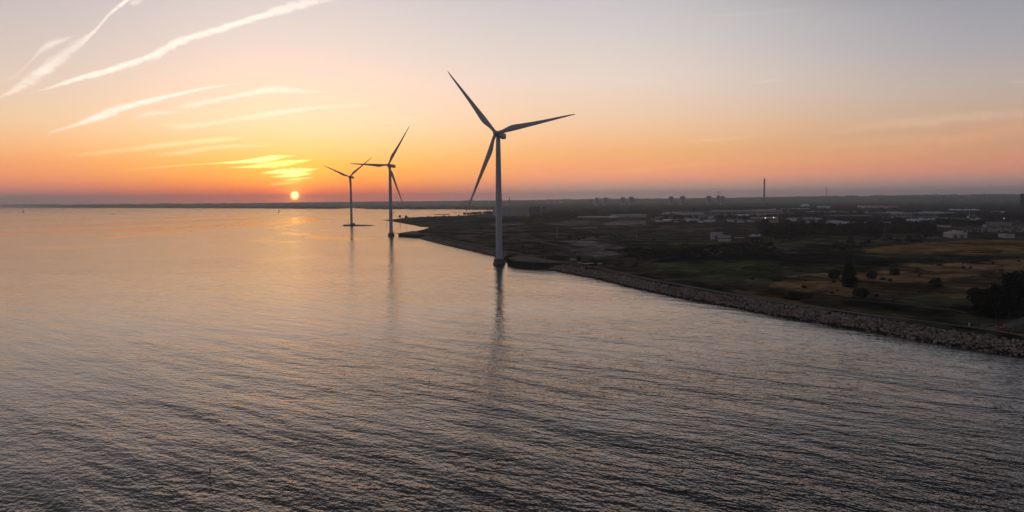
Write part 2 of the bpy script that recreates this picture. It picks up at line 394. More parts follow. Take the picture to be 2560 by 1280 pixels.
FIELDS = [   # photo outline on the ground, base colour, edge roughness (m)
    ([(1200, 596), (1420, 575), (1700, 570), (1700, 600), (1480, 650), (1300, 640)], (.052, .043, .036), 14),
    ([(1130, 590), (1240, 583), (1330, 585), (1330, 592), (1180, 597)], (.110, .066, .045), 10),
    ([(1090, 579), (1290, 571), (1330, 577), (1200, 582)], (.082, .075, .062), 10),
    ([(1230, 560), (1310, 556), (1316, 561), (1240, 565)], (.12, .10, .088), 6),
    ([(1355, 560), (1430, 552), (1510, 553), (1512, 562), (1420, 566)], (.135, .100, .090), 8),
    ([(1510, 556), (1560, 553.5), (1612, 554), (1617, 560), (1600, 566), (1512, 563)], (.24, .185, .170), 5),
    ([(1395, 604), (1440, 601), (1530, 612), (1570, 620), (1540, 625), (1440, 613)], (.185, .150, .140), 3),
    ([(1445, 596), (1480, 592), (1500, 598), (1455, 603)], (.17, .140, .130), 3),
    ([(1420, 622), (1480, 615), (1520, 625), (1560, 635), (1480, 641), (1430, 636)], (.125, .100, .093), 5),
    ([(1425, 570), (1490, 566), (1496, 572), (1430, 574)], (.15, .12, .105), 3),
    ([(1590, 560), (1760, 573), (1840, 585), (1720, 592), (1560, 580)], (.062, .050, .036), 14),
    ([(1640, 571), (1740, 570), (1800, 573), (1700, 577)], (.105, .080, .050), 6),
    ([(1595, 664), (1700, 653), (1890, 652), (1960, 661), (1880, 697), (1700, 690)], (.041, .054, .018), 8),
    ([(1700, 607), (1900, 610), (2080, 600), (2060, 610), (1960, 620), (1760, 622)], (.050, .050, .026), 8),
    ([(1990, 610), (2080, 596), (2330, 588), (2360, 596), (2160, 606), (2060, 614)], (.064, .064, .034), 8),
    ([(1640, 655), (1690, 642), (1850, 634), (2060, 637), (2240, 648), (2280, 655), (2180, 664), (1960, 658), (1890, 650), (1760, 652)], (.010, .008, .009), 7),
    ([(2150, 634), (2200, 618), (2340, 608), (2440, 602), (2700, 596), (2700, 640), (2400, 640), (2280, 637)], (.165, .096, .036), 12),
    ([(1860, 726), (1960, 694), (2140, 676), (2300, 658), (2700, 640), (2700, 760), (2440, 745), (2240, 738), (2060, 745)], (.165, .100, .050), 12),
    ([(2280, 655), (2360, 648), (2480, 650), (2470, 656), (2330, 661)], (.018, .016, .014), 9),
    ([(2330, 700), (2480, 690), (2560, 705), (2480, 720)], (.050, .038, .024), 12),
    ([(2100, 718), (2300, 712), (2420, 730), (2280, 750), (2150, 742)], (.062, .046, .024), 12),
    ([(1660, 702), (1840, 735), (2060, 768), (2300, 800), (2420, 805), (2420, 770), (2100, 740), (1860, 712)], (.036, .030, .018), 9),
    ([(2100, 743), (2260, 757), (2420, 775), (2420, 779), (2250, 761), (2090, 746)], (.085, .070, .055), 3),
]
def ground_tint(x, y, sd):
    n1, n2, n3 = fbm(x/90, y/90, 21, 4), fbm(x/18, y/18, 22, 4), fbm(x/320, y/320, 23, 3)
    n4 = fbm(x/5, y/5, 24, 3)
    k = sstep(.35, .65, n1*.6+n2*.4)[..., None]
    c = np.array([.034, .034, .020])*(1-k) + np.array([.066, .046, .030])*k
    k = sstep(.52, .66, n3)[..., None]; c = c*(1-.6*k) + np.array([.040, .046, .024])*.6*k
    jx, jy = (fbm(x/24, y/24, 31, 4)-.5)*2, (fbm(x/24, y/24, 32, 4)-.5)*2
    for poly, cc, e in FIELDS:
        P = np.array([A(px, py, 2.0) for px, py in poly])
        m = inside(P, x+jx*e, y+jy*e)
        if m.any():
            c[m] = np.array(cc)*.85 + c[m]*.15
    dn = segdist(COAST_NEAR, x, y, NNEAR)
    gap_grit = ((sd < 9.6) & (dn < 30))
    c[gap_grit] = np.array([.022, .02, .018])  # grit darkened to carry the shade in the gaps between boulders
    verge = (sd > 15) & (sd < 34) & (dn < 60)
    vk = (sstep(.42, .62, n2))[..., None]
    c = np.where(verge[..., None], np.array([.030, .030, .014])*(1-vk)+np.array([.085, .052, .024])*vk, c)
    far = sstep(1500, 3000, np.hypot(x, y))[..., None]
    c = c*np.where(fbm(x/30, y/30, 77, 4) > .585, .42, 1.0)[..., None]*np.where(fbm(x/14, y/38, 78, 3) > .62, 1.35, 1.0)[..., None]
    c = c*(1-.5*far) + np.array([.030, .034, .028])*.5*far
    return np.clip(c*(.42+.75*sstep(.25, .75, n4)[..., None]+.7*sstep(.3, .7, n2)[..., None])*1.6, .003, .5)

azs = np.radians(np.arange(-58, 74, 0.115))
rs = np.concatenate([np.arange(95, 640, 1.5), 640*np.exp(np.arange(0, math.log(2000/640), .0045)), 2000*np.exp(np.arange(0, math.log(14500/2000), .013))])
ga, gr = np.meshgrid(azs, rs)
gx, gy = gr*np.sin(ga), gr*np.cos(ga)
gsd = shore(gx, gy)
keepv = gsd > -14
gz = np.zeros_like(gx); gz[keepv] = height(gx[keepv], gy[keepv], gsd[keepv])
idx = np.arange(gx.size).reshape(gx.shape)
Q = np.stack([idx[:-1, :-1], idx[:-1, 1:], idx[1:, 1:], idx[1:, :-1]], -1).reshape(-1, 4)
kq = keepv.ravel()[Q].all(1); Q = Q[kq]
used = np.unique(Q); remap = np.full(gx.size, -1); remap[used] = np.arange(len(used)); Q = remap[Q]
TX, TY, TZ, TS = gx.ravel()[used], gy.ravel()[used], gz.ravel()[used], gsd.ravel()[used]
tint = ground_tint(TX, TY, TS)
m_ground = material('ground_soil_and_grass', (.05, .05, .03), rough=0.95, vary=.22, scale=.35, attr='tint', bump=.35, spec=0.0)
ground = obj('ground', bignp('ground', np.stack([TX, TY, TZ], 1), Q[:, ::-1], m_ground, tint))
tag(ground, kind='structure')
print('ground verts', len(used))

# ------------------------------------------------------------------ water
def make_water_material():
    m = bpy.data.materials.new('sea_water'); m.use_nodes = True
    t = NT(m.node_tree); m.node_tree.nodes.clear()
    p = t.n('ShaderNodeBsdfPrincipled'); o = t.n('ShaderNodeOutputMaterial'); t.link(p.outputs[0], o.inputs[0])
    p.inputs['Base Color'].default_value = (.016, .017, .019, 1); p.inputs['IOR'].default_value = 1.58
    geo = t.n('ShaderNodeNewGeometry'); pos = geo.outputs['Position']
    grp = bpy.data.node_groups.new('sea_height', 'ShaderNodeTree')
    grp.interface.new_socket('P', in_out='INPUT', socket_type='NodeSocketVector')
    grp.interface.new_socket('H', in_out='OUTPUT', socket_type='NodeSocketFloat')
    g = NT(grp); gi = g.n('NodeGroupInput'); go = g.n('NodeGroupOutput')
    H = None
    # wavelength (m), stretch along the crest, height (m), heading of the crest line (deg clockwise from north)
    for lam, st, amp, hd, det in ((15, 4.0, .30, -47, 1.0), (7.0, 4.2, .22, -52, 1.0), (3.6, 3.0, .105, -56, 1.0), (1.6, 2.1, .074, -64, 1.0), (.75, 1.6, .050, -42, 1.0), (.34, 1.4, .021, -66, 1.0)):
        mp = g.n('ShaderNodeMapping'); mp.vector_type = 'POINT'
        mp.inputs['Rotation'].default_value = (0, 0, math.radians(hd+90-0)); 
        g.link(gi.outputs[0], mp.inputs['Vector'])
        mp.inputs['Scale'].default_value = (1, 1, 0)
        mp2 = g.n('ShaderNodeMapping'); g.link(mp.outputs[0], mp2.inputs['Vector'])
        mp2.inputs['Scale'].default_value = (1/(lam*st), 1/lam, 0); mp2.inputs['Location'].default_value = (lam*3.7, lam*1.3, 0)
        nz = g.n('ShaderNodeTexNoise', noise_dimensions='2D'); nz.inputs['Scale'].default_value = 1.0; nz.inputs['Detail'].default_value = det
        nz.inputs['Roughness'].default_value = .45
        g.link(mp2.outputs[0], nz.inputs['Vector'])
        h = g.m('MULTIPLY', nz.outputs[0], amp*2)
        H = h if H is None else g.m('ADD', H, h)
    g.link(H, go.inputs[0])
    def sample(off):
        v = t.n('ShaderNodeVectorMath', operation='ADD'); t.link(pos, v.inputs[0]); v.inputs[1].default_value = off
        nd = t.n('ShaderNodeGroup'); nd.node_tree = grp; t.link(v.outputs[0], nd.inputs[0]); return nd.outputs[0]
    e = 0.12
    h0, hx, hy = sample((0, 0, 0)), sample((e, 0, 0)), sample((0, e, 0))
    # calm slicks and gusts: broad patches stretched roughly along the shore
    mp = t.n('ShaderNodeMapping'); t.link(pos, mp.inputs['Vector']); mp.inputs['Rotation'].default_value = (0, 0, math.radians(12)); mp.inputs['Scale'].default_value = (1/700, 1/210, 0)
    nz = t.n('ShaderNodeTexNoise', noise_dimensions='2D'); nz.inputs['Scale'].default_value = 1; nz.inputs['Detail'].default_value = 4; nz.inputs['Distortion'].default_value = .4
    t.link(mp.outputs[0], nz.inputs['Vector'])
    mp3 = t.n('ShaderNodeMapping'); t.link(pos, mp3.inputs['Vector']); mp3.inputs['Rotation'].default_value = (0, 0, math.radians(-35)); mp3.inputs['Scale'].default_value = (1/130, 1/45, 0)
    nz3 = t.n('ShaderNodeTexNoise', noise_dimensions='2D'); nz3.inputs['Scale'].default_value = 1; nz3.inputs['Detail'].default_value = 2
    t.link(mp3.outputs[0], nz3.inputs['Vector'])
    ln = t.n('ShaderNodeVectorMath', operation='LENGTH'); t.link(pos, ln.inputs[0])
    far = t.smooth(ln.outputs['Value'], 500, 1500)
    calm = t.m('ADD', t.smooth(ln.outputs['Value'], 105, 300, .98, .43), t.smooth(ln.outputs['Value'], 500, 1300, 0.0, .12))
    at_ = t.n('ShaderNodeAttribute'); at_.attribute_name = 'tint'
    slick = t.m('MAXIMUM', t.m('MULTIPLY', t.m('MULTIPLY', t.smooth(nz.outputs[0], .56, .66), far), .35), at_.outputs['Fac'])
    mp4 = t.n('ShaderNodeMapping'); t.link(pos, mp4.inputs['Vector']); mp4.inputs['Rotation'].default_value = (0, 0, math.radians(38)); mp4.inputs['Scale'].default_value = (1/7, 1/4, 0)
    nz4 = t.n('ShaderNodeTexNoise', noise_dimensions='2D'); nz4.inputs['Scale'].default_value = 1; nz4.inputs['Detail'].default_value = 3
    t.link(mp4.outputs[0], nz4.inputs['Vector'])
    ruf = t.m('MULTIPLY_ADD', nz3.outputs[0], 1.0, t.m('MULTIPLY', nz4.outputs[0], .8))
    gust = t.m('MULTIPLY_ADD', t.smooth(nz4.outputs[0], .58, .74), .3, t.m('MAXIMUM', t.m('ADD', ruf, .02), .2))
    amp = t.m('MULTIPLY', t.m('MULTIPLY', gust, calm), t.m('MULTIPLY_ADD', slick, -.72, 1.0))
    # waves too small to resolve far out become micro-roughness
    t.link(t.m('MULTIPLY', t.smooth(ln.outputs['Value'], 140, 650, .05, .15), t.m('MULTIPLY_ADD', slick, -.45, 1.0)), p.inputs['Roughness'])
    sx = t.m('MULTIPLY', t.m('MULTIPLY', t.m('SUBTRACT', h0, hx), 1/e), amp)
    sy = t.m('MULTIPLY', t.m('MULTIPLY', t.m('SUBTRACT', h0, hy), 1/e), amp)
    cb = t.n('ShaderNodeCombineXYZ'); t.link(sx, cb.inputs[0]); t.link(sy, cb.inputs[1]); cb.inputs[2].default_value = 1
    nm = t.n('ShaderNodeVectorMath', operation='NORMALIZE'); t.link(cb.outputs[0], nm.inputs[0])
    t.link(nm.outputs[0], p.inputs['Normal'])
    return m
m_water = make_water_material()
wa = np.radians(np.concatenate([np.arange(-46, 46, .2), np.arange(46, 314, 2.0)]))
wr = np.concatenate([[60, 100, 200, 350, 480], 480*np.exp(np.arange(.02, math.log(6500/480), .011)), [7500, 9500, 12000, 15500]])
ga, gr = np.meshgrid(wa, wr); gx, gy = gr*np.sin(ga), gr*np.cos(ga)
SLICKS = [([(-100, 588), (0, 583), (250, 575), (420, 566), (560, 558), (690, 550), (790, 544), (770, 552), (640, 562), (560, 568), (420, 575), (250, 582), (0, 592)], 1.0),
          ([(685, 547), (780, 540), (805, 544), (775, 553), (725, 562), (722, 570), (700, 577), (676, 568), (690, 560)], 1.0), ([(0, 564), (200, 560), (480, 550), (720, 541), (720, 545), (480, 556), (200, 566), (0, 571)], .8),
          ([(380, 585), (470, 578), (525, 577), (480, 586), (300, 597), (255, 594)], .9), ([(720, 579), (760, 582), (800, 590), (905, 596), (885, 601), (780, 598), (735, 592)], .9),
          ([(590, 593), (680, 600), (735, 604), (690, 608), (620, 601)], .6), ([(780, 576), (805, 571), (792, 583)], .8), ([(-60, 551), (100, 548), (400, 543), (640, 536), (640, 540), (400, 547), (100, 553), (-60, 556)], .5),
          ([(-60, 530), (400, 531), (900, 532), (1200, 533), (1200, 536), (900, 536), (400, 535), (-60, 534)], .45), ([(600, 652), (780, 640), (800, 644), (640, 658)], .3), ([(60, 615), (300, 607), (420, 609), (200, 621)], .35)]
jx, jy = (fbm(gx/120, gy/120, 51, 4)-.5)*130*(gr/1500), (fbm(gx/120, gy/120, 52, 4)-.5)*230*(gr/1500)
calm_v = np.zeros_like(gx)
for poly, k in SLICKS:
    m_ = inside(np.array([A(*p) for p in poly]), gx+jx, gy+jy); calm_v = np.maximum(calm_v, m_*k)
for _ in range(2):
    c2 = calm_v.copy(); c2[1:-1, 1:-1] = .4*calm_v[1:-1, 1:-1]+.15*(calm_v[:-2, 1:-1]+calm_v[2:, 1:-1]+calm_v[1:-1, :-2]+calm_v[1:-1, 2:]); calm_v = c2
nA, nR = len(wa), len(wr); idx = np.arange(nA*nR).reshape(nR, nA); nx_ = np.roll(idx, -1, 1)
Qw = np.stack([idx[:-1], nx_[:-1], nx_[1:], idx[1:]], -1).reshape(-1, 4)
cap = np.stack([idx[0], np.full(nA, nA*nR), np.full(nA, nA*nR), nx_[0]], -1)[:, [0, 1, 3]]
Vw = np.concatenate([np.stack([gx.ravel(), gy.ravel(), np.zeros(gx.size)], 1), [[0, 0, 0]]])
water = obj('water', bignp('water', Vw, Qw, m_water, np.repeat(np.r_[calm_v.ravel(), 0][:, None], 3, 1)))
bm = bmesh.new(); bm.from_mesh(water.data); bmesh.ops.recalc_face_normals(bm, faces=bm.faces)
if sum(f.normal.z for f in bm.faces) < 0: bmesh.ops.reverse_faces(bm, faces=bm.faces)
bm.to_mesh(water.data); bm.free()
tag(water, kind='structure')

# ------------------------------------------------------------------ wind turbines
m_white = material('white_turbine_paint', (.50, .50, .53), rough=.45, vary=.03, scale=.15)
m_conc = material('dark_wet_concrete', (.13, .125, .12), rough=.85, vary=.25, scale=.5)
m_steel = material('galvanised_steel', (.30, .31, .33), rough=.5, vary=.1, metallic=.6)
m_dark = material('dark_steel', (.03, .03, .033), rough=.6, vary=.15)

def blade_mesh():
    R = [0, 1.0, 2.6, 4.5, 7, 9.5, 12, 15, 20, 27, 35, 43, 50, 54.5, 57, 57.9]
    CH = [2.3, 2.3, 2.3, 2.55, 3.2, 3.85, 4.15, 3.95, 3.4, 2.75, 2.15, 1.65, 1.2, .85, .5, .15]
    TH = [2.3, 2.3, 2.3, 2.2, 1.75, 1.35, 1.1, .92, .72, .54, .40, .29, .2, .13, .07, .03]
    seg = 20; v = []; f = []
    for i, r in enumerate(R):
        c, th = CH[i], TH[i]; circ = max(0, min(1, (5.5-r)/3.5)); tw = math.radians(np.interp(r, [0, 5, 12, 30, 58], [16, 16, 11, 3, 0]))
        lead = np.interp(r, [0, 3, 12, 58], [-1.15, -1.15, -1.2, -.12])
        pre = 1.9*(r/58)**2
        for k in range(seg):
            a = 2*math.pi*k/seg
            u = .5-.5*math.cos(a)                      # 0 leading .. 1 trailing
            yc = c*u; thick = (math.sin(a))*th*.5*((1-circ)*(1.15-.95*u**1.2)*1.2 + circ)
            y, z = lead+yc, thick
            v.append((r+1.2, y*math.cos(tw)-z*math.sin(tw), y*math.sin(tw)+z*math.cos(tw)+pre))
    for i in range(len(R)-1):
        for k in range(seg):
            k2 = (k+1) % seg; f.append((i*seg+k, (i+1)*seg+k, (i+1)*seg+k2, i*seg+k2))
    f.append(tuple(range(seg))); f.append(tuple((len(R)-1)*seg+k for k in range(seg-1, -1, -1)))
    return MB().add(v, f).mesh('blade', m_white, smooth=True)
BLADE = blade_mesh()
tw = MB(); tw.lathe([(2.32, 3.6), (2.32, 4.4), (2.28, 12), (2.25, 28), (2.15, 45), (1.98, 62), (1.75, 78), (1.5, 89.6)], 40)
for z, r in ((28, 2.25), (56, 2.04)): tw.lathe([(r+.005, z-.12), (r+.05, z-.06), (r+.05, z+.06), (r+.005, z+.12)], 40)
TOWER = tw.mesh('tower', m_white, smooth=True)

def turbine(name, base, yaw, az0, label, flared=True):
    t = thing(name, (base[0], base[1], 0), label, 'wind turbine', 'wind turbines standing along the shore')
    obj('tower', TOWER, t)
    fb = MB()
    if flared: fb.lathe([(4.3, -3), (4.6, -.2), (4.55, .3), (3.85, 1.9), (3.75, 2.0), (3.75, 3.55), (3.6, 3.7)], 32)
    else: fb.lathe([(3.4, -3), (3.4, 2.6), (3.2, 3.0), (2.9, 3.7)], 32)
    fd = fb.build('foundation', m_conc, t)
    rl = MB(); n = 20
    for k in range(n):
        a, b = 2*math.pi*k/n, 2*math.pi*(k+1)/n
        p = lambda q, z: (3.55*math.cos(q), 3.55*math.sin(q), z)
        rl.tube(p(a, 3.6), p(a, 4.75), .035, seg=5)
        for z in (4.2, 4.75): rl.tube(p(a, z), p(b, z), .03, seg=5)
    rl.build('railing', m_steel, t)
    ld = MB(); a = math.radians(-60)
    for s in (-.3, .3): ld.tube((4.75*math.cos(a)-s*math.sin(a), 4.75*math.sin(a)+s*math.cos(a), -.8), (3.8*math.cos(a)-s*math.sin(a), 3.8*math.sin(a)+s*math.cos(a), 4.6), .05, seg=5)
    for k in range(12):
        q = k/11; r = 4.75-.95*q; z = -.8+5.4*q
        ld.tube((r*math.cos(a)+.3*math.sin(a), r*math.sin(a)-.3*math.cos(a), z), (r*math.cos(a)-.3*math.sin(a), r*math.sin(a)+.3*math.cos(a), z), .03, seg=5)
    ld.build('ladder', m_steel, t)
    MB().box((2.27, -.3, 5.3), (.16, 1.0, 2.3), 0).build('door', material('tower_door', (.32, .34, .36), .5), t)
    MB().box((2.9, -1.2, 4.3), (1.0, .8, 1.3)).build('equipment_box', m_white, t)
    ti = math.radians(5)
    ax = Vector((math.cos(yaw)*math.cos(ti), math.sin(yaw)*math.cos(ti), math.sin(ti)))
    side = ax.cross(Vector((0, 0, 1))).normalized(); up = side.cross(ax)
    top = Vector((0, 0, 91.6)); hub = top + ax*4.4
    nm = Matrix((ax, -side, up)).transposed().to_4x4(); nm.translation = top     # local x = upwind
    # nacelle: rounded box tapering to the front, with cooler and wind sensors on its roof
    sec = [(2.9, 1.35, 1.35, 0), (2.2, 1.7, 1.7, 0), (.5, 1.85, 1.9, 0), (-5, 1.9, 2.0, .05), (-10.6, 1.8, 1.95, .1), (-11.2, 1.5, 1.6, .1)]
    v = []; f = []; seg = 24
    for x, hw, hh, zo in sec:
        for k in range(seg):
            a = 2*math.pi*k/seg; cc, ss = math.cos(a), math.sin(a); q = 5.0
            rr = (abs(cc)**q+abs(ss)**q)**(-1/q); v.append((x, hw*rr*cc, hh*rr*ss+zo))
    for i in range(len(sec)-1):
        for k in range(seg): k2 = (k+1) % seg; f.append((i*seg+k, i*seg+k2, (i+1)*seg+k2, (i+1)*seg+k))
    f.append(tuple(range(seg-1, -1, -1))); f.append(tuple((len(sec)-1)*seg+k for k in range(seg)))
    na = MB().add(v, f).build('nacelle', m_white, t); na.matrix_local = nm
    for y in (-.9, .9): MB().tube((-10.3, y, 1.9), (-10.3, y, 3.3), .06, seg=6).box((-10.3, y, 3.35), (.5, .25, .25)).build('wind_sensor', m_dark, na)
    MB().box((-7.5, 0, 2.2), (1.4, 1.6, .5)).build('cooler', m_dark, na)
    hb = MB().lathe([(1.5, -1.45), (1.75, -1.0), (1.85, 0), (1.7, 1.0), (1.25, 1.8), (.65, 2.25), (.15, 2.4)], 28).build('hub', m_white, t, smooth=True)
    hm = Matrix((side, up, side.cross(up))).transposed().to_4x4()
    if (side.cross(up)).dot(ax) < 0: hm = Matrix((up, side, ax)).transposed().to_4x4()
    hm.translation = hub; hb.matrix_local = hm
    for k in range(3):
        th = az0 + k*2*math.pi/3
        er = side*math.cos(th)+up*math.sin(th); tr = side*math.sin(th)-up*math.cos(th)
        bmx = Matrix((er, tr, ax)).transposed().to_4x4(); bmx.translation = hub
        b = obj('blade', BLADE, t); b.matrix_local = bmx
    return t
T1 = at(1248, 660); T2 = at(978, 590); T3 = at(879, 564)
turbine('wind_turbine', T1, math.radians(-111.73), math.radians(50.38), 'tallest white wind turbine, standing on a dark round base beside the quay')
turbine('wind_turbine', T2, math.radians(-114.35), math.radians(3.42), 'middle white wind turbine with one blade level, linked to shore by a footbridge')
turbine('wind_turbine', T3, math.radians(-105.28), math.radians(22.72), 'smallest, farthest white wind turbine on a long low islet in the water', flared=False)
# ------------------------------------------------------------------ placing things on the ground
def hz(x, y): return float(height(np.array([float(x)]), np.array([float(y)]))[0])
def gpt(px, py):
    z = 2.0
    for _ in range(6):
        p = at(px, py, z); z = .5*z + .5*hz(p[0], p[1])
    p = at(px, py, z); return np.array([p[0], p[1], hz(p[0], p[1])])
def far_pt(px, dist):           # ground point at a given range along a photo column
    d = ray(px, 500); k = dist/math.hypot(d[0], d[1]); x, y = d[0]*k, d[1]*k
    return np.array([x, y, hz(x, y)])
def top_z(px, py, dist):
    d = ray(px, py); return HC + d[2]/math.hypot(d[0], d[1])*dist

# ------------------------------------------------------------------ paths, quays, islet, footbridge
def ribbon(name, px, width, mat, lift=.12, step=3.0):
    P = np.array([gpt(*p)[:2] for p in px]); out = [P[0]]
    d = np.r_[0, np.cumsum(np.hypot(*np.diff(P, axis=0).T))]; s = np.arange(0, d[-1], step)
    c = np.stack([np.interp(s, d, P[:, 0]), np.interp(s, d, P[:, 1])], 1)
    for _ in range(6): c[1:-1] = .25*c[:-2]+.5*c[1:-1]+.25*c[2:]
    t = np.gradient(c, axis=0); t /= np.linalg.norm(t, axis=1)[:, None]; nrm = np.stack([-t[:, 1], t[:, 0]], 1)
    offs = np.linspace(-.5, .5, 5)*width
    V = np.concatenate([c+nrm*o for o in offs]); z = height(V[:, 0], V[:, 1]); n = len(c)
    zz = z.reshape(5, n); zz = np.maximum(zz, zz.mean(0)-.05)+lift
    F_ = [(j*n+i, j*n+i+1, (j+1)*n+i+1, (j+1)*n+i) for j in range(4) for i in range(n-1)]
    o = MB().add(np.c_[V, zz.ravel()], F_).build(name, mat, smooth=True); tag(o, kind='structure'); return o, c
m_path = material('gravel_path', (.15, .135, .13), rough=.95, vary=.15, scale=.6)
ribbon('shore_path', [(2700, 872), (2600, 852), (2519, 833), (2480, 825), (2416, 816.5), (2312, 805), (2209, 793), (2106, 778), (2003, 764.5), (1900, 748), (1825, 735), (1725, 717), (1625, 699), (1550, 682), (1490, 669.5), (1440, 660), (1375, 650), (1320, 640), (1262, 629), (1180, 611), (1100, 594), (1066, 586), (1048, 582)], 3.6, m_path)
ribbon('side_road', [(2470, 823), (2500, 821), (2524, 816), (2560, 801), (2600, 786), (2660, 772)], 4.4, m_path, lift=.16)
ribbon('track', [(2060, 748), (2160, 752), (2260, 760), (2360, 772), (2420, 783)], 2.0, material('worn_track', (.085, .07, .055), .95), lift=.10)
ribbon('track', [(1240, 606), (1290, 596), (1340, 603), (1420, 618), (1470, 632), (1520, 640)], 5.0, material('dusty_track', (.115, .098, .09), .95), lift=.2)
ribbon('track', [(1330, 592), (1350, 600), (1400, 604), (1470, 607), (1540, 615)], 3.0, material('pale_track', (.13, .115, .105), .95), lift=.2)
ribbon('yard_road', [(1590, 595), (1620, 596), (1650, 598)], 4.0, material('pale_yard', (.22, .21, .2), .9), lift=.2)

m_quay = material('quay_deck', (.13, .105, .10), rough=.95, vary=.2, scale=.3)
m_wall = material('dark_shaded_sheet_piling', (.018, .016, .017), rough=.8, vary=.3, scale=.4)  # dark piling, with the wall's shade put into its near-black colour
def quay(px, z):
    P = [A(p[0], p[1], z) for p in px]
    if sum(P[i][0]*P[(i+1) % len(P)][1]-P[(i+1) % len(P)][0]*P[i][1] for i in range(len(P))) < 0: P = P[::-1]
    b = MB(); n = len(P)
    b.add([(*p, z) for p in P], [tuple(range(n))], 0)
    b.add([(*p, -2) for p in P]+[(*p, z) for p in P], [(i, (i+1) % n, n+(i+1) % n, n+i) for i in range(n)], 1)
    for i in range(n):         # sheet-pile ribs and a capping beam along each face
        a, c = np.array(P[i]), np.array(P[(i+1) % n]); L = np.linalg.norm(c-a); d = (c-a)/L; nr = np.array([d[1], -d[0]])
        rz = math.atan2(d[1], d[0])
        for k in range(int(L/1.6)):
            q = a+d*(k+.5)*1.6+nr*.12; b.box((q[0], q[1], z/2-1), (.7, .24, z+1.7), rz, 1)
        q = (a+c)/2+nr*.1; b.box((q[0], q[1], z-.1), (L, .6, .5), rz, 1)
    o = b.build('quay', [m_quay, m_wall]); tag(o, kind='structure')
quay([(1269, 646), (1284, 651.5), (1304, 654), (1340, 656), (1375, 657.5), (1404, 657), (1380, 650), (1297, 637)], 3.6)
quay([(996, 583.5), (1018, 585), (1042, 586.4), (1058, 584), (1034, 577.5), (1014, 580.5)], 3.6)

def islet():
    a, c = np.array(A(859, 564.4)), np.array(A(937, 564.2)); L = np.linalg.norm(c-a); d = (c-a)/L; nr = np.array([-d[1], d[0]])
    n = 40; v = []; f = []
    for i in range(n+1):
        s = i/n; w = 9*min(1, (1-s)*3.2+.06)*min(1, s*12+.4); h = (2.3-1.3*s)*min(1, (1-s)*6+.1)*min(1, s*20+.5)*(1+.25*math.sin(i*2.1)*(s > .25))
        for k, (o, z) in enumerate(((-1, -1.5), (-.92, h*.6), (-.7, h), (0, h*1.02), (.7, h), (1, -1.5))):
            q = a+d*L*s+nr*o*w*(1+.08*math.sin(i*1.7+k)); v.append((q[0], q[1], z))
    for i in range(n):
        for k in range(5): f.append((i*6+k, (i+1)*6+k, (i+1)*6+k+1, i*6+k+1))
    f += [tuple(range(6)), tuple(n*6+k for k in range(5, -1, -1))]
    o = MB().add(v, f).build('islet', material('dark_stone_rubble', (.05, .045, .042), .95, .3, .5)); tag(o, kind='structure')
islet()
# footbridge from the middle turbine's platform to the second quay
fa, fc = np.array(at(984.5, 585.5, 3.7)), np.array(at(998, 584.4, 3.7))
fa = T2 + (fc-T2)/np.linalg.norm((fc-T2)[:2])*3.3; fa[2] = 3.75; fc[2] = 3.75
fb = thing('footbridge', (*((fa+fc)/2)[:2], 3.75), 'narrow steel footbridge between the middle turbine and the quay', 'footbridge', rz=math.atan2(fc[1]-fa[1], fc[0]-fa[0]))
FL = np.linalg.norm(fc-fa)
MB().box((0, 0, 0), (FL, 1.3, .22)).build('deck', m_steel, fb)
for s in (-1, 1):
    r_ = MB()
    for z in (.55, 1.1): r_.tube((-FL/2, s*.62, z), (FL/2, s*.62, z), .04, seg=6)
    for k in range(int(FL/1.5)+1): r_.tube((-FL/2+k*1.5, s*.62, .1), (-FL/2+k*1.5, s*.62, 1.1), .035, seg=5)
    r_.build('handrail', m_steel, fb)
bp = thing('beacon_pole', (*at(870.5, 563.6)[:2], 2.0), 'thin beacon pole at the left end of the long low islet', 'pole')
MB().tube((0, 0, -.6), (0, 0, 5.4), .14, .09).build('pole', m_dark, bp); MB().lathe([(.25, 5.4), (.32, 5.5), (.32, 6.0), (.1, 6.2)], 10).build('lantern', m_dark, bp)
cb_ = thing('equipment_cabin', (*at(885.5, 563.6)[:2], 1.6), 'small cabin with sloping roof beside the farthest turbine', 'cabin')
MB().box((0, 0, 1.3), (2.8, 2.4, 2.6)).build('wall', m_conc, cb_); MB().box((.5, 0, 2.75), (4.4, 2.8, .25)).build('roof', m_dark, cb_); MB().box((0, -1.24, 1.1), (.9, .06, 2.0)).build('door', m_steel, cb_)

# ------------------------------------------------------------------ boulders of the revetment
def ico(sub):
    bm = bmesh.new(); bmesh.ops.create_icosphere(bm, subdivisions=sub, radius=1.0)
    v = np.array([q.co[:] for q in bm.verts]); f = np.array([[q.index for q in p.verts] for p in bm.faces]); bm.free(); return v, f
ICO1, ICO2, ICO3 = ico(1), ico(2), ico(3)
ROCKCOL = np.array([1.42, 1.30, 1.18])*np.array([(.20, .17, .155), (.25, .215, .20), (.155, .145, .14), (.22, .17, .145), (.28, .25, .24), (.12, .11, .105), (.19, .16, .135), (.165, .12, .10)])
def rockshape(v, k):
    r = np.random.default_rng(k); P = v.copy()
    for _ in range(5):          # planes that chop the ball into a blunt, faceted boulder
        n = r.normal(size=3); n /= np.linalg.norm(n); h = r.uniform(.55, .85); d = P@n
        P -= np.maximum(d-h, 0)[:, None]*n
    P *= 1+.08*r.normal(size=(len(P), 1))
    return P*np.array([1.15, .95, .78])
CN = np.array(COAST_NEAR); cl = np.r_[0, np.cumsum(np.hypot(*np.diff(CN, axis=0).T))]
def along(px, py):              # arc length on the near shore closest to a photo point at sea level
    q = np.array(A(px, py)); s = np.linspace(0, cl[-1], 6000)
    c = np.stack([np.interp(s, cl, CN[:, 0]), np.interp(s, cl, CN[:, 1])], 1); return s[np.argmin(((c-q)**2).sum(1))]
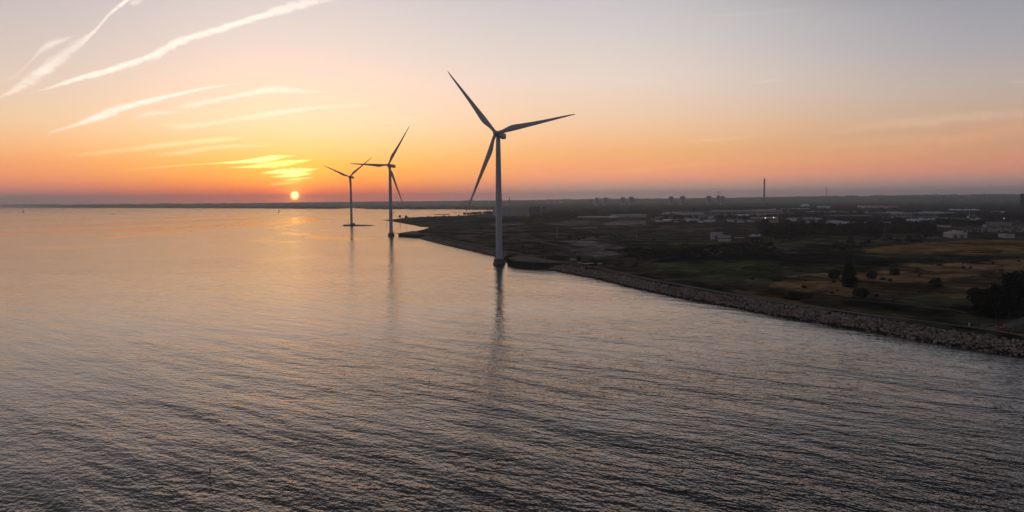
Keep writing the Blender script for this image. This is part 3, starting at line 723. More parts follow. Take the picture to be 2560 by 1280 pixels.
def scatter_rocks(s0, s1, per, u0, u1):
    n = int((s1-s0)*(u1-u0)/per); s = rng.uniform(s0, s1, n); u = rng.uniform(u0, u1, n)
    x, y = np.interp(s, cl, CN[:, 0]), np.interp(s, cl, CN[:, 1])
    x2, y2 = np.interp(s+1.5, cl, CN[:, 0]), np.interp(s+1.5, cl, CN[:, 1]); x1, y1 = np.interp(s-1.5, cl, CN[:, 0]), np.interp(s-1.5, cl, CN[:, 1])
    tx, ty = x2-x1, y2-y1; L = np.hypot(tx, ty)+1e-6; nx, ny = ty/L, -tx/L
    if inside(POLY, np.array([x[0]+nx[0]*4]), np.array([y[0]+ny[0]*4]))[0] == False: nx, ny = -nx, -ny
    X, Y = x+nx*u, y+ny*u
    return X, Y, height(X, Y), u
sA0, sA1 = along(2900, 948), along(1372, 674)
X, Y, Z, Uo = scatter_rocks(sA0, sA1, .42, -1.0, 8.6)
sz = rng.uniform(.30, .58, len(X))*np.where(rng.random(len(X)) < .12, 1.35, 1)
sB0, sB1 = along(1244, 648), along(1046, 596.5)
X2, Y2, Z2, U2 = scatter_rocks(sB0, sB1, 1.1, -1.0, 8.5)
X, Y, Z = np.r_[X, X2], np.r_[Y, Y2], np.r_[Z, Z2]; sz = np.r_[sz, rng.uniform(.45, .8, len(X2))]
Z = Z + sz*.25 + rng.uniform(-.15, .2, len(X))
kc = rng.integers(0, len(ROCKCOL), len(X))
pp = proj(np.stack([X, Y, Z], 1)); vis = (pp[:, 0] > 8) & (pp[:, 0] < 2552) & (pp[:, 1] < 1280)
app = np.where(vis, sz/np.hypot(X, Y), 0); order = np.argsort(-app); NEARROCK = order[:300]; rest = order[300:]
m_rock = material('weathered_boulder', (.2, .2, .2), rough=.92, vary=.22, scale=1.6, attr='tint', bump=.05, spec=.15)
ROCKM = []
for k in range(16):
    v, f = ICO3; P = rockshape(v, 100+k)
    c = np.tile(ROCKCOL[k % 8], (len(P), 1))
    ROCKM.append(bignp('boulder', P, f, m_rock, c, smooth=False))
RK_NAMES = ['grey brown', 'pale pinkish grey', 'mid grey', 'reddish brown', 'pale grey', 'dark grey', 'tan', 'rust brown']
for i in NEARROCK:
    k = int(kc[i]) + 8*int(rng.random() < .5)
    o = obj('boulder', ROCKM[k]); o.location = (X[i], Y[i], Z[i]); o.scale = (sz[i],)*3
    o.rotation_euler = (rng.uniform(-.4, .4), rng.uniform(-.4, .4), rng.uniform(0, 6.28))
    tag(o, RK_NAMES[kc[i]]+' boulder in the rock slope between the water and the shore path', 'boulder', RK_NAMES[kc[i]]+' boulders of the rock slope')
Vs, Fs, Cs = [], [], []; off = 0
shapes = [(rockshape(ICO2[0], 300+k), ICO2[1]) for k in range(12)]+[(rockshape(ICO1[0], 320+k), ICO1[1]) for k in range(12)]
for j, i in enumerate(rest):
    sv, sf = shapes[i % 12 + (12 if j > 4500 else 0)]; P = sv*sz[i]; a = rng.uniform(0, 6.28); ca, sa = math.cos(a), math.sin(a)
    P = P@np.array([[ca, sa, 0], [-sa, ca, 0], [0, 0, 1]])+np.array([X[i], Y[i], Z[i]])
    Vs.append(P); Fs.append(sf+off); off += len(P); cw = np.tile(ROCKCOL[kc[i]]*rng.uniform(.7, 1.3), (len(P), 1)); cw[P[:, 2] < .55] *= .22; Cs.append(cw)   # the tide line is wet and weedy
o = obj('boulders', bignp('boulders', np.concatenate(Vs), np.concatenate(Fs), m_rock, np.concatenate(Cs), smooth=False)); tag(o, kind='stuff')
print('rocks', len(X))

# ------------------------------------------------------------------ trees and bushes
m_leaf = material('foliage', (.05, .06, .03), rough=.85, vary=.2, scale=.8, attr='tint', spec=.1)
m_bark = material('bark', (.06, .05, .04), rough=.95, vary=.2, scale=2)
def crown(lumps, n, leaf, base, seed):
    """leaf-clump quads spread through a few overlapping lumps (cx, cy, cz, rx, rz)"""
    r = np.random.default_rng(seed); L = np.array(lumps, float); w = L[:, 3]**2*L[:, 4]; w /= w.sum()
    k = r.choice(len(L), n, p=w); d = r.normal(size=(n, 3)); d /= np.linalg.norm(d, axis=1)[:, None]
    rad = r.uniform(.3, 1.0, n)**.5*(1+.30*r.normal(size=n))
    c = L[k, :3]+d*rad[:, None]*np.stack([L[k, 3], L[k, 3], L[k, 4]], 1)
    c[:, 2] = np.maximum(c[:, 2], .15)
    a = r.normal(size=(n, 3)); a /= np.linalg.norm(a, axis=1)[:, None]; b = np.cross(a, r.normal(size=(n, 3))); b /= np.linalg.norm(b, axis=1)[:, None]
    s = leaf*r.uniform(.6, 1.4, (n, 1))
    V = np.stack([c-a*s-b*s*.7, c+a*s*.9-b*s, c+a*s+b*s*.8, c-a*s*.8+b*s], 1).reshape(-1, 3); Fq = np.arange(n*4).reshape(n, 4)
    lump = r.uniform(.65, 1.3, len(L))[k]
    C = np.repeat(np.array(base)*(lump*r.uniform(.6, 1.4, n))[:, None], 4, 0)
    return V, Fq, C
GREENS = [(.034, .040, .017), (.042, .043, .017), (.028, .034, .018)]
def make_tree(h, w, seed, lean=1.0, n=900, leaf=.42, base=GREENS[0], tall=False):
    r = np.random.default_rng(seed); lumps = []
    if tall: lumps = [(0, 0, h*.22, w*.50, h*.22), (.1*w, 0, h*.45, w*.45, h*.24), (-.05*w, .1*w, h*.68, w*.36, h*.2), (.06*w, 0, h*.86, w*.2, h*.14)]
    else:
        lumps = [(0, 0, h*.55, w*.38, h*.3)]
        for _ in range(7):
            a = r.uniform(0, 6.28); q = r.uniform(.12, .34)*w
            lumps.append((q*math.cos(a), q*math.sin(a), h*r.uniform(.35, .8), w*r.uniform(.16, .28), h*r.uniform(.12, .22)))
    V, Fq, C = crown(lumps, n, leaf, base, seed)
    cm = bignp('crown', V, Fq, m_leaf, C, smooth=False)
    t = MB().tube((0, 0, -.5), (0, 0, h*.45), .05*w*.6, .03*w*.6, 7)
    for _ in range(5):
        a = r.uniform(0, 6.28); z = h*r.uniform(.2, .42); t.tube((0, 0, z), (w*.28*math.cos(a), w*.28*math.sin(a), z+h*.25), .018*w, .006*w, 5)
    return cm, t.mesh('trunk', m_bark)
def make_bush(h, w, seed, n=520, leaf=.3, base=GREENS[0]):
    r = np.random.default_rng(seed); lumps = [(0, 0, h*.45, w*.36, h*.42)]
    for _ in range(5):
        a = r.uniform(0, 6.28); q = r.uniform(.15, .33)*w; lumps.append((q*math.cos(a), q*math.sin(a), h*r.uniform(.25, .6), w*r.uniform(.14, .24), h*r.uniform(.2, .34)))
    V, Fq, C = crown(lumps, n, leaf, base, seed)
    t = MB()
    for k in range(4):
        a = r.uniform(0, 6.28); t.tube((0, 0, -.3), (w*.2*math.cos(a), w*.2*math.sin(a), h*.5), .05, .02, 5)
    return bignp('foliage', V, Fq, m_leaf, C, smooth=False), t.mesh('stem', m_bark)
def plant(kind, px, py, h, w, seed, label, cat, group=None, proto=None, **kw):
    p = gpt(px, py); t = thing(kind, p, label, cat, group, rz=random.uniform(0, 6.28))
    return plant_parts(t, kind, proto or (make_tree(h, w, seed, **kw) if kind == 'tree' else make_bush(h, w, seed, **kw)))
def plant_parts(t, kind, pr):
    obj('crown' if kind == 'tree' else 'foliage', pr[0], t); obj('trunk' if kind == 'tree' else 'stem', pr[1], t); return t
plant('tree', 2123, 717, 12.4, 6.2, 1, 'tall narrow dark tree standing alone in the brown meadow among round bushes', 'tree', tall=True, n=2600, leaf=.36)
for px, py, h, w, lab in ((2085, 697, 5.4, 6.6, 'round bush close to the left of the tall narrow tree'), (2180, 697, 4.4, 5.0, 'small dark round bush just right of the tall narrow tree'),
                          (2235, 688, 4.2, 6.0, 'round bush in the brown meadow, second to the right of the tall tree'), (2340, 718, 4.6, 6.2, 'dark bush alone in the right half of the brown meadow'),
                          (2152, 743, 3.8, 6.8, 'low wide bush nearest the shore path below the tall narrow tree'), (1980, 748, 3.0, 11.0, 'low wide dark scrub beside the shore path, left of the meadow'),
                          (2438, 742, 4.2, 6.5, 'bush at the left edge of the black tree clump by the side road')):
    plant('bush', px, py, h, w, int(px), lab, 'bush', n=1300, leaf=.3)
# black clump of trees at the right edge
for k, (px, py, h, w) in enumerate(((2462, 790, 9, 9), (2490, 797, 10, 9), (2520, 796, 12, 10), (2548, 789, 14, 11), (2478, 764, 9, 9), (2506, 768, 11, 10), (2536, 760, 13, 11), (2570, 770, 15, 12), (2560, 742, 13, 11), (2452, 770, 7, 8), (2600, 770, 15, 12), (2530, 728, 9, 8))):
    plant('tree', px, py, h*(.74+.3*((k*5) % 4)/3), w*.86, 40+k, 'big dark leafy tree in the black clump behind the red car', 'tree', 'trees of the black clump behind the red car', n=1700, leaf=.46, base=(.013, .016, .008))
TP = [make_tree(10, 9, 70+k, n=520, leaf=.62, base=GREENS[k % 3]) for k in range(5)]
BP = [make_bush(3.2, 5, 80+k, n=260, leaf=.38, base=GREENS[k % 3]) for k in range(5)]
def row(kind, n, quad, hr, label, cat, group, seed, ref):
    """n copies inside a ground quad given by photo points (left-far, right-far, right-near, left-near)"""
    r = np.random.default_rng(seed); Q_ = [np.array(A(p[0], p[1], 2)) for p in quad]
    u, v = r.random(n), r.random(n)
    x = [(Q_[0]*(1-a)+Q_[1]*a)*(1-b)+(Q_[3]*(1-a)+Q_[2]*a)*b for a, b in zip(u, v)]; x = np.array(x); z = height(x[:, 0], x[:, 1])
    protos = TP if kind == 'tree' else BP
    for i in range(n):
        s = r.uniform(*hr)/ref; t = thing(kind, (x[i, 0], x[i, 1], z[i]-.1), label, cat, group, rz=r.uniform(0, 6.28)); t.scale = (s*r.uniform(.85, 1.25), s*r.uniform(.85, 1.25), s)
        plant_parts(t, kind, protos[int(r.integers(0, 5))])
row('tree', 120, [(2060, 574), (2335, 572), (2335, 584), (2060, 592)], (6, 11), 'dark tree in the wide belt in front of the industrial halls', 'tree', 'trees of the belt before the halls', 5, 8)
row('tree', 64, [(1890, 566), (2075, 566), (2075, 592), (1930, 596)], (6, 11), 'dark tree in the grove right of the white gabled house', 'tree', 'trees of the grove by the white house', 6, 8)
row('tree', 14, [(1910, 590), (1975, 586), (1985, 606), (1915, 606)], (5, 9), 'tree close against the right end of the low black barn', 'tree', 'trees against the black barn', 16, 10)
row('tree', 20, [(2335, 582), (2640, 582), (2640, 590), (2335, 592)], (2, 4), 'low tree of the strip below the full car park', 'tree', 'low trees below the car park', 17, 10)
row('bush', 46, [(1560, 628), (1930, 612), (1930, 632), (1580, 652)], (2.2, 4.4), 'dark bush in the long scrub band below the white gabled house', 'bush', 'bushes of the scrub band', 8, 3.2)
row('bush', 22, [(2130, 600), (2330, 592), (2330, 606), (2100, 616)], (2.2, 4.4), 'bush on the green slope before the belt of trees', 'bush', 'bushes on the green slope', 9, 3.2)
row('bush', 16, [(2060, 612), (2160, 608), (2170, 628), (2060, 630)], (2.0, 3.6), 'dark bush beside the pale track above the black field', 'bush', 'bushes by the pale track', 19, 3.2)
row('bush', 34, [(2250, 645), (2560, 640), (2560, 720), (2260, 690)], (.7, 1.6), 'low tuft of scrub in the right half of the brown meadow', 'bush', 'scrub tufts of the brown meadow', 10, 3.2)
row('bush', 26, [(1880, 700), (2280, 668), (2420, 760), (2080, 752)], (.7, 1.7), 'low dark tuft in the left half of the brown meadow', 'bush', 'tufts of the left half of the meadow', 21, 3.2)
row('bush', 24, [(1400, 590), (1640, 582), (1640, 606), (1420, 600)], (1.5, 3.0), 'low bush on the waste ground between pale lots', 'bush', 'bushes of the waste ground', 11, 3.2)
row('bush', 14, [(1440, 650), (1600, 655), (1600, 668), (1480, 662)], (1.4, 3.2), 'bush behind the shore path near the little kiosk', 'bush', 'bushes near the kiosk', 12, 3.2)
row('bush', 22, [(1250, 596), (1330, 588), (1400, 640), (1300, 628)], (.8, 1.8), 'tuft on the slope behind the tallest turbine', 'bush', 'tufts behind the tallest turbine', 13, 3.2)
row('tree', 26, [(1000, 545.5), (1200, 538.5), (1200, 545), (1030, 549)], (4, 7), 'dark tree along the crest of the far headland', 'tree', 'trees along the headland', 14, 10)
row('tree', 22, [(1160, 537), (1232, 534), (1232, 536), (1160, 538.5)], (7, 12), 'tree at the marina behind the headland', 'tree', 'trees at the marina', 15, 10)
for px, h in ((1000, 9), (1015, 8)): plant('tree', px, 546.2, h, h*.8, int(px), 'tree standing up at the tip of the headland, %s' % ('pointed one' if px == 1000 else 'round one'), 'tree', n=300, leaf=.8)
plant('tree', 1204, 578, 7, 5.5, 1204, 'lone small tree on the waste ground left of the tallest turbine', 'tree', n=400, leaf=.5)

def woodland(name, quads, per, hr, wr, seed, base=(.030, .036, .020), rough=False):
    """a wood that reads as one mass: one mesh of many crowns"""
    r = np.random.default_rng(seed); Vs, Fs, Cs = [], [], []; off = 0
    if rough: sh = [rockshape(ICO2[0], 500+k)*np.array([1, 1, 1.15])*(1+.12*np.random.default_rng(900+k).normal(size=(42, 1))) for k in range(10)]
    else: sh = [crown([(0, 0, 0, .62, .6), (.35, .2, .1, .35, .4), (-.3, -.25, .05, .4, .4), (.05, -.3, .35, .3, .3), (-.1, .3, .3, .33, .35)], 70, .26, (1, 1, 1), 600+k) for k in range(8)]
    for q in quads:
        Q_ = [np.array(A(p[0], p[1], 2)) if len(p) == 2 else far_pt(p[0], p[2])[:2] for p in q]
        ar = .5*abs(sum(Q_[i][0]*Q_[(i+1) % 4][1]-Q_[(i+1) % 4][0]*Q_[i][1] for i in range(4))); n = int(min(ar/per, 4200))
        u, v = r.random(n), r.random(n)
        P = (Q_[0]*(1-u)[:, None]+Q_[1]*u[:, None])*(1-v)[:, None]+(Q_[3]*(1-u)[:, None]+Q_[2]*u[:, None])*v[:, None]
        k_ = fbm(P[:, 0]/160, P[:, 1]/160, seed, 3) > .38; P = P[k_]; z = height(P[:, 0], P[:, 1])
        ok = z > .8; P, z = P[ok], z[ok]
        for i in range(len(P)):
            h, w = r.uniform(*hr), r.uniform(*wr); a = r.uniform(0, 6.28); ca, sa = math.cos(a), math.sin(a); rm = np.array([[ca, sa, 0], [-sa, ca, 0], [0, 0, 1]])
            tint_ = np.array(base)*r.uniform(.7, 1.35)*np.array([r.uniform(.9, 1.15), 1, r.uniform(.85, 1.1)])
            if rough: v_, f_ = sh[i % 10], ICO2[1]; c_ = np.tile(tint_, (len(v_), 1))
            else: v_, f_, c_ = sh[i % 8]; c_ = c_*tint_
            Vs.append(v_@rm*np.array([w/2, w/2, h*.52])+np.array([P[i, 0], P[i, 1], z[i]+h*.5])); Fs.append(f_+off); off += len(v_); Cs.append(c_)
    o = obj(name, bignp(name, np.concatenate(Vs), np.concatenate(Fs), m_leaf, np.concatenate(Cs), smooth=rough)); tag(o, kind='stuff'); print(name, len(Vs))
woodland('scrub_belt', [[(1190, 549), (1330, 548), (1330, 557), (1180, 558)], [(1040, 546), (1190, 542), (1190, 551), (1060, 553)]], 34, (2.5, 5), (5, 9), 31, base=(.022, .026, .018))
woodland('belt_undergrowth', [[(2055, 575), (2335, 573), (2335, 585), (2050, 594)], [(1885, 567), (2075, 567), (2075, 593), (1925, 597)]], 26, (3, 6.5), (5, 9), 38, base=(.017, .021, .012))
woodland('scrub', [[(1560, 626), (1940, 611), (1940, 633), (1570, 653)], [(2060, 610), (2165, 606), (2170, 630), (2060, 632)]], 34, (1.2, 2.6), (3, 6), 39, base=(.018, .022, .012))
woodland('middle_woodland', [[(1380, 534), (1480, 534), (1480, 541), (1370, 542)], [(1480, 536), (1640, 533), (1650, 538), (1480, 541)], [(1620, 549), (1900, 551), (1900, 557), (1640, 556)], [(1330, 540), (1440, 543), (1440, 549), (1330, 551)], [(1900, 546), (2060, 546), (2060, 553), (1940, 553)], [(2090, 556), (2270, 556), (2270, 560), (2090, 562)], [(2340, 561), (2480, 561), (2480, 565), (2340, 568)], [(1990, 539), (2160, 539), (2160, 541), (1990, 541)], [(2440, 543), (2600, 543), (2600, 556), (2490, 556)], [(2350, 546), (2420, 546), (2420, 549), (2350, 549)]], 55, (6, 12), (7, 12), 32, base=(.026, .03, .022))
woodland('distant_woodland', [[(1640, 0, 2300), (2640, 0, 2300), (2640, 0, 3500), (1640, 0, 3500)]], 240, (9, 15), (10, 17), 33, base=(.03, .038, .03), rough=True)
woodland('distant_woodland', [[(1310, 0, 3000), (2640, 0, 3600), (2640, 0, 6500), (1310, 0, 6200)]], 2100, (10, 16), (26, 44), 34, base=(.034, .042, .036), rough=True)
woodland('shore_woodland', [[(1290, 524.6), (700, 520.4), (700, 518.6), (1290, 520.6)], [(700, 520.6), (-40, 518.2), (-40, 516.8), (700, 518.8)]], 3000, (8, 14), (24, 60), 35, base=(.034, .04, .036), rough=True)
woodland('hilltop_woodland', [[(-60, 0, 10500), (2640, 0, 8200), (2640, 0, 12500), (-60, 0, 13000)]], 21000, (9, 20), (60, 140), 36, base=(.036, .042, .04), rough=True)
# ------------------------------------------------------------------ buildings
def wallmat(key, c, rough=.8): return MT('facade_'+key, c, rough, .10, .25)
WM = dict(cream=(.62, .54, .47), white=(.74, .73, .73), chalk=(.48, .47, .46), grey=(.36, .36, .39), dark=(.055, .057, .065), teal=(.13, .20, .20), blue=(.05, .085, .12), pink=(.42, .34, .31), brick=(.13, .075, .06), black=(.018, .018, .022), pale=(.60, .60, .63), tan=(.36, .30, .25), slate=(.12, .13, .15))
m_glass = material('dark_window_glass', (.02, .024, .03), rough=.12, vary=.05, spec=.6)
m_sky = material('roof_light_glass', (.88, .89, .92), rough=.3, vary=.03, spec=.5)
m_door = material('door_paint', (.10, .10, .11), .6)
def building(name, x0, x1, yb, hp, depth, wall, roof, label, style='flat', lights=0, windows=0, doors=1, vents=0, cat='industrial hall', group=None, parapet=True):
    """front wall from photo x0 to x1 standing on the ground seen at photo yb; hp = height in photo pixels"""
    a, c = gpt(x0, yb), gpt(x1, yb); w = float(np.hypot(*(c-a)[:2])); dist = float(np.hypot(*((a+c)/2)[:2])); h = hp*dist/F
    m = (a+c)/2; rz = math.atan2(c[1]-a[1], c[0]-a[0]); z0 = min(a[2], c[2], m[2])
    t = thing(name, (m[0], m[1], z0), label, cat, group, rz)
    wm, rm_ = wallmat(wall, WM[wall]), MT('roofing_'+roof, WM[roof], .42, .10, .25, spec=.5)
    if style == 'gable':
        e = h*.58
        v = [(-w/2, 0, -1), (w/2, 0, -1), (w/2, depth, -1), (-w/2, depth, -1), (-w/2, 0, e), (w/2, 0, e), (w/2, depth, e), (-w/2, depth, e), (-w/2, depth/2, h), (w/2, depth/2, h)]
        MB().add(v, [(0, 1, 5, 4), (2, 3, 7, 6), (1, 2, 6, 9, 5), (3, 0, 4, 8, 7)]).build('wall', wm, t)
        o_ = .35; s_ = (h-e)/(depth/2); zf = e-o_*s_
        r = [(-w/2-o_, -o_, zf), (w/2+o_, -o_, zf), (w/2+o_, depth/2, h+.02), (-w/2-o_, depth/2, h+.02), (-w/2-o_, depth+o_, zf), (w/2+o_, depth+o_, zf)]
        v2 = r+[(p[0], p[1], p[2]+.25) for p in r]
        MB().add(v2, [(6, 7, 8, 9), (9, 8, 11, 10), (0, 1, 7, 6), (5, 4, 10, 11), (1, 2, 8, 7), (2, 5, 11, 8), (3, 0, 6, 9), (4, 3, 9, 10), (1, 0, 3, 2), (2, 3, 4, 5)]).build('roof', rm_, t)
        top = h
    else:
        MB().box((0, depth/2, h/2-.5), (w, depth, h+1)).build('wall', wm, t)
        rb = MB().box((0, depth/2, h+.12), (w+.3, depth+.3, .24))
        if parapet:
            for y in (-.02, depth+.02): rb.box((0, y, h+.52), (w+.1, .3, .55))
        if style == 'saw':
            n = max(3, int(w/14)); k = w/n
            for i in range(n):
                x = -w/2+i*k; rb.add([(x, .6, h+.24), (x+k, .6, h+.24), (x, .6, h+2.6), (x, depth-.6, h+.24), (x+k, depth-.6, h+.24), (x, depth-.6, h+2.6)], [(0, 1, 2), (5, 4, 3), (1, 4, 5, 2), (0, 2, 5, 3)])
        rb.build('roof', rm_, t); top = h
    for i in range(lights):
        k = w/max(lights, 1); MB().box((-w/2+k*(i+.5), min(4, depth*.3), top+.55), (k*.55, 3.0, .7)).build('roof_light', m_sky, t)
    for i in range(vents):
        k = w/vents; q = MB(); sx, sz_ = k*.32*(.7+.5*((i*7) % 3)/2), 1.6+1.2*((i*5) % 3)/2
        q.box((-w/2+k*(i+.5), depth*.45, top+.24+sz_/2), (sx, depth*.3, sz_)).build('plant_box', wallmat('pale', WM['pale']), t)
    if windows:
        k = w/windows; hh = max(1.2, min(2.2, h*.22))
        for i in range(windows):
            MB().box((-w/2+k*(i+.5), -.04, h*.62 if style != 'gable' else h*.34), (k*.72, .12, hh)).build('window', m_glass, t)
    for i in range(doors):
        x = -w/2+w*(i+.6)/(doors+.4); MB().box((x, -.05, min(2.0, h*.3)), (min(4.2, w*.2), .14, min(4.0, h*.6))).build('door', m_door, t)
    return t, w, h, depth

H = building
H('industrial_hall', 2159, 2195, 529, 13, 60, 'cream', 'grey', 'tall cream box hall beside a pillared annexe before the forest', windows=0)
t, w, h, d = H('office_annexe', 2196, 2220, 529, 12.4, 40, 'grey', 'grey', 'grey annexe with white pillars right of the tall cream box hall', cat='building', doors=0)
for i in range(6): MB().box((-w/2+w*(i+.5)/6, -.5, h/2), (1.6, 1.0, h), 0).build('pillar', wallmat('white', WM['white']), t)
H('industrial_hall', 2060, 2158, 552, 11.5, 70, 'dark', 'dark', 'long black hall with a bright row of roof lights', lights=13, windows=10)
H('industrial_hall', 2160, 2222, 548, 13, 60, 'blue', 'dark', 'dark blue hall below the cream box hall', windows=9, lights=3)
H('industrial_hall', 1996, 2158, 537.5, 6, 90, 'slate', 'pale', 'very long low dark hall with a pale roof edge behind the black hall', vents=9)
H('industrial_hall', 2373, 2449, 541, 13, 80, 'blue', 'white', 'teal blue hall with a saw-toothed white roof', style='saw', windows=0)
H('plant_building', 2409, 2452, 527, 6.5, 60, 'pale', 'white', 'pale rooftop plant building above the teal blue hall', cat='building', vents=3)
H('industrial_hall', 2222, 2280, 546, 12, 60, 'pink', 'pale', 'pinkish grey hall right of the dark blue hall', windows=6, vents=3)
H('industrial_hall', 2282, 2350, 545, 11, 60, 'teal', 'pale', 'grey green hall with cluttered pale roof left of the teal blue one', vents=7, windows=5)
H('industrial_hall', 2471, 2506, 540, 9.5, 50, 'slate', 'pale', 'grey hall with pale pitched roof near the bright lamp at right', style='gable')
H('industrial_hall', 2282, 2476, 559, 7, 60, 'slate', 'grey', 'very long low grey shed in front of the white lattice-legged mast', windows=16, vents=8)
t, w, h, d = H('industrial_hall', 2270, 2334, 572, 15, 40, 'dark', 'slate', 'dark hall with white pillars and a white roof house', windows=6)
MB().box((-w*.06, d*.4, h+1.9), (w*.3, 10, 3.4)).build('roof_house', wallmat('white', WM['white']), t)
for i in (-.34, -.24, -.12, .27, .33): MB().tube((w*i, -.6, 0), (w*i, -.6, h*.8), .45).build('pillar', wallmat('white', WM['white']), t)
H('industrial_hall', 2481, 2530, 566, 8, 14, 'tan', 'tan', 'long plain tan wall-like store above the full car park', doors=0)
H('warehouse', 2379, 2418, 595, 10.5, 16, 'chalk', 'pale', 'white flat-roofed store with two dark openings below the car park', cat='warehouse', doors=2, vents=4)
H('warehouse', 2512, 2537, 595.5, 7.5, 12, 'chalk', 'grey', 'small white store half hidden by bushes at the right edge', cat='warehouse', doors=0)
H('office_block', 2062, 2096, 566.5, 10, 30, 'pale', 'white', 'pale office block with a cluttered white roof behind the tree belt', cat='building', windows=7, vents=4)
H('industrial_hall', 2132, 2160, 528, 3.5, 40, 'white', 'white', 'low white roofed shed left of the tall cream box hall')
H('industrial_hall', 1760, 1866, 541, 12.5, 90, 'teal', 'grey', 'long grey green hall below the forest left of the tall chimney', windows=6, doors=3)
H('industrial_hall', 1691, 1760, 545, 10, 60, 'grey', 'grey', 'light grey hall left of the long grey green hall', lights=6, windows=7)
H('industrial_hall', 1660, 1760, 535, 4, 40, 'slate', 'pale', 'low slate shed behind the light grey hall', lights=8)
H('industrial_hall', 1836, 1868, 546, 9, 40, 'tan', 'white', 'shed with a bright white pitched roof in front of the grey green hall', style='gable')
H('industrial_hall', 1867, 1912, 538, 11, 50, 'pink', 'pink', 'pinkish hall right of the grey green hall', windows=5, vents=3)
H('industrial_hall', 1914, 1957, 538, 12, 50, 'pink', 'pale', 'pale hall between the pinkish hall and the long white hall', windows=5, vents=2)
H('industrial_hall', 1958, 2023, 532, 9.5, 60, 'white', 'white', 'long bright white hall below the white gabled tower', doors=3)
H('silo_tower', 2008, 2024, 523, 12, 22, 'white', 'white', 'white gabled tower rising behind the long white hall', style='gable', cat='tower', doors=0)
H('industrial_hall', 2045, 2075, 527, 10.5, 40, 'pale', 'pale', 'pale box hall right of the white gabled tower', doors=2)
H('industrial_hall', 1877, 1943, 557, 12, 40, 'tan', 'grey', 'tan hall under the two bright lamps', windows=8, doors=2)
H('industrial_hall', 1628, 1690, 551, 8, 40, 'tan', 'grey', 'tan grey shed at the left end of the hall rows', windows=6)
H('industrial_hall', 1534, 1616, 543.5, 6, 40, 'grey', 'white', 'low grey shed with a bright white roof edge among the middle woods', lights=9)
H('industrial_hall', 1443, 1526, 545, 3.6, 30, 'pale', 'white', 'long low white shed in front of the middle woods', windows=9)
H('industrial_hall', 1640, 1700, 528.5, 4, 40, 'pale', 'white', 'distant low pale shed before the forest, left of the teal hall')
H('industrial_hall', 1232, 1275, 540, 20, 50, 'grey', 'grey', 'tall grey block hidden behind the tower of the tallest turbine', windows=0, doors=2)
H('power_plant', 1297, 1322, 541, 22, 40, 'tan', 'grey', 'tall pale grey left half of the power station', cat='power station', windows=0, doors=1)
H('power_plant', 1323, 1354, 541, 22.5, 42, 'slate', 'dark', 'tall darker right half of the power station', cat='power station', windows=4, doors=1)
# the white gabled house and its yard
t, w, h, d = H('gabled_house', 1779, 1806, 599, 17.5, 9, 'chalk', 'grey', 'white gabled house with a roof window on the rough ground', style='gable', cat='house', doors=1)
MB().box((w*.1, d*.22, h*.80), (2.6, 1.6, .1)).build('roof_window', m_sky, t)
H('annexe', 1796, 1827, 603.5, 12, 8, 'cream', 'grey', 'cream annexe with a row of wall panels, right of the white gabled house', cat='building', windows=7, doors=0)
t, w, h, d = H('barn', 1827, 1878, 607, 13.5, 12, 'brick', 'dark', 'long low dark brown barn with a pale strip along its eaves', cat='barn', doors=1)
MB().box((-w*.08, -.12, h*.93), (w*.5, .2, .5)).build('eaves_strip', m_sky, t)
H('barn', 1879, 1906, 607, 13, 12, 'black', 'slate', 'black shed with cluttered roof right of the brown barn', cat='barn', doors=2, vents=5)
H('shed', 1925, 1952, 590, 8, 10, 'slate', 'slate', 'blue grey tin shed among the trees right of the black shed', cat='shed')
# kiosk and containers behind the shore path
H('kiosk', 1430, 1442, 659, 9, 4, 'slate', 'grey', 'little grey kiosk behind the shore path', cat='kiosk')
H('container', 1448, 1456, 662, 5, 2.6, 'slate', 'grey', 'grey container standing just right of the little grey kiosk', cat='container', parapet=False)
H('container', 1461, 1486, 664.5, 5.5, 3, 'black', 'slate', 'long black container with a grey roof behind the shore path', cat='container', parapet=False)
H('container', 1496, 1506, 664.5, 5.5, 2.6, 'slate', 'grey', 'grey container farthest right behind the shore path', cat='container', parapet=False)
sp = gpt(1437, 655); t = thing('sign_post', sp, 'black square sign on a post above the little grey kiosk', 'sign'); MB().tube((0, 0, -.3), (0, 0, 5.6), .1).build('post', m_dark, t); MB().box((0, 0, 6.3), (1.5, .2, 1.9)).build('panel', m_dark, t)

# small sheds scattered between the halls
r = np.random.default_rng(91)
for k in range(150):
    px, yb = r.uniform(1640, 2470), r.uniform(536, 572)
    if yb > 556 and px < 2060: yb -= 14
    wpx = r.uniform(5, 16); cn, lab = (('white', 'white'), ('pale', 'pale grey'), ('grey', 'mid grey'), ('cream', 'cream'))[int(r.integers(0, 4))]
    H('shed', px, px+wpx, yb, r.uniform(2.2, 5), r.uniform(8, 20), cn, ('white', 'pale', 'slate')[int(r.integers(0, 3))], 'small %s shed among the big halls' % lab, style='gable' if r.random() < .4 else 'flat', cat='shed', group='small %s sheds among the halls' % lab, doors=1 if r.random() < .5 else 0)
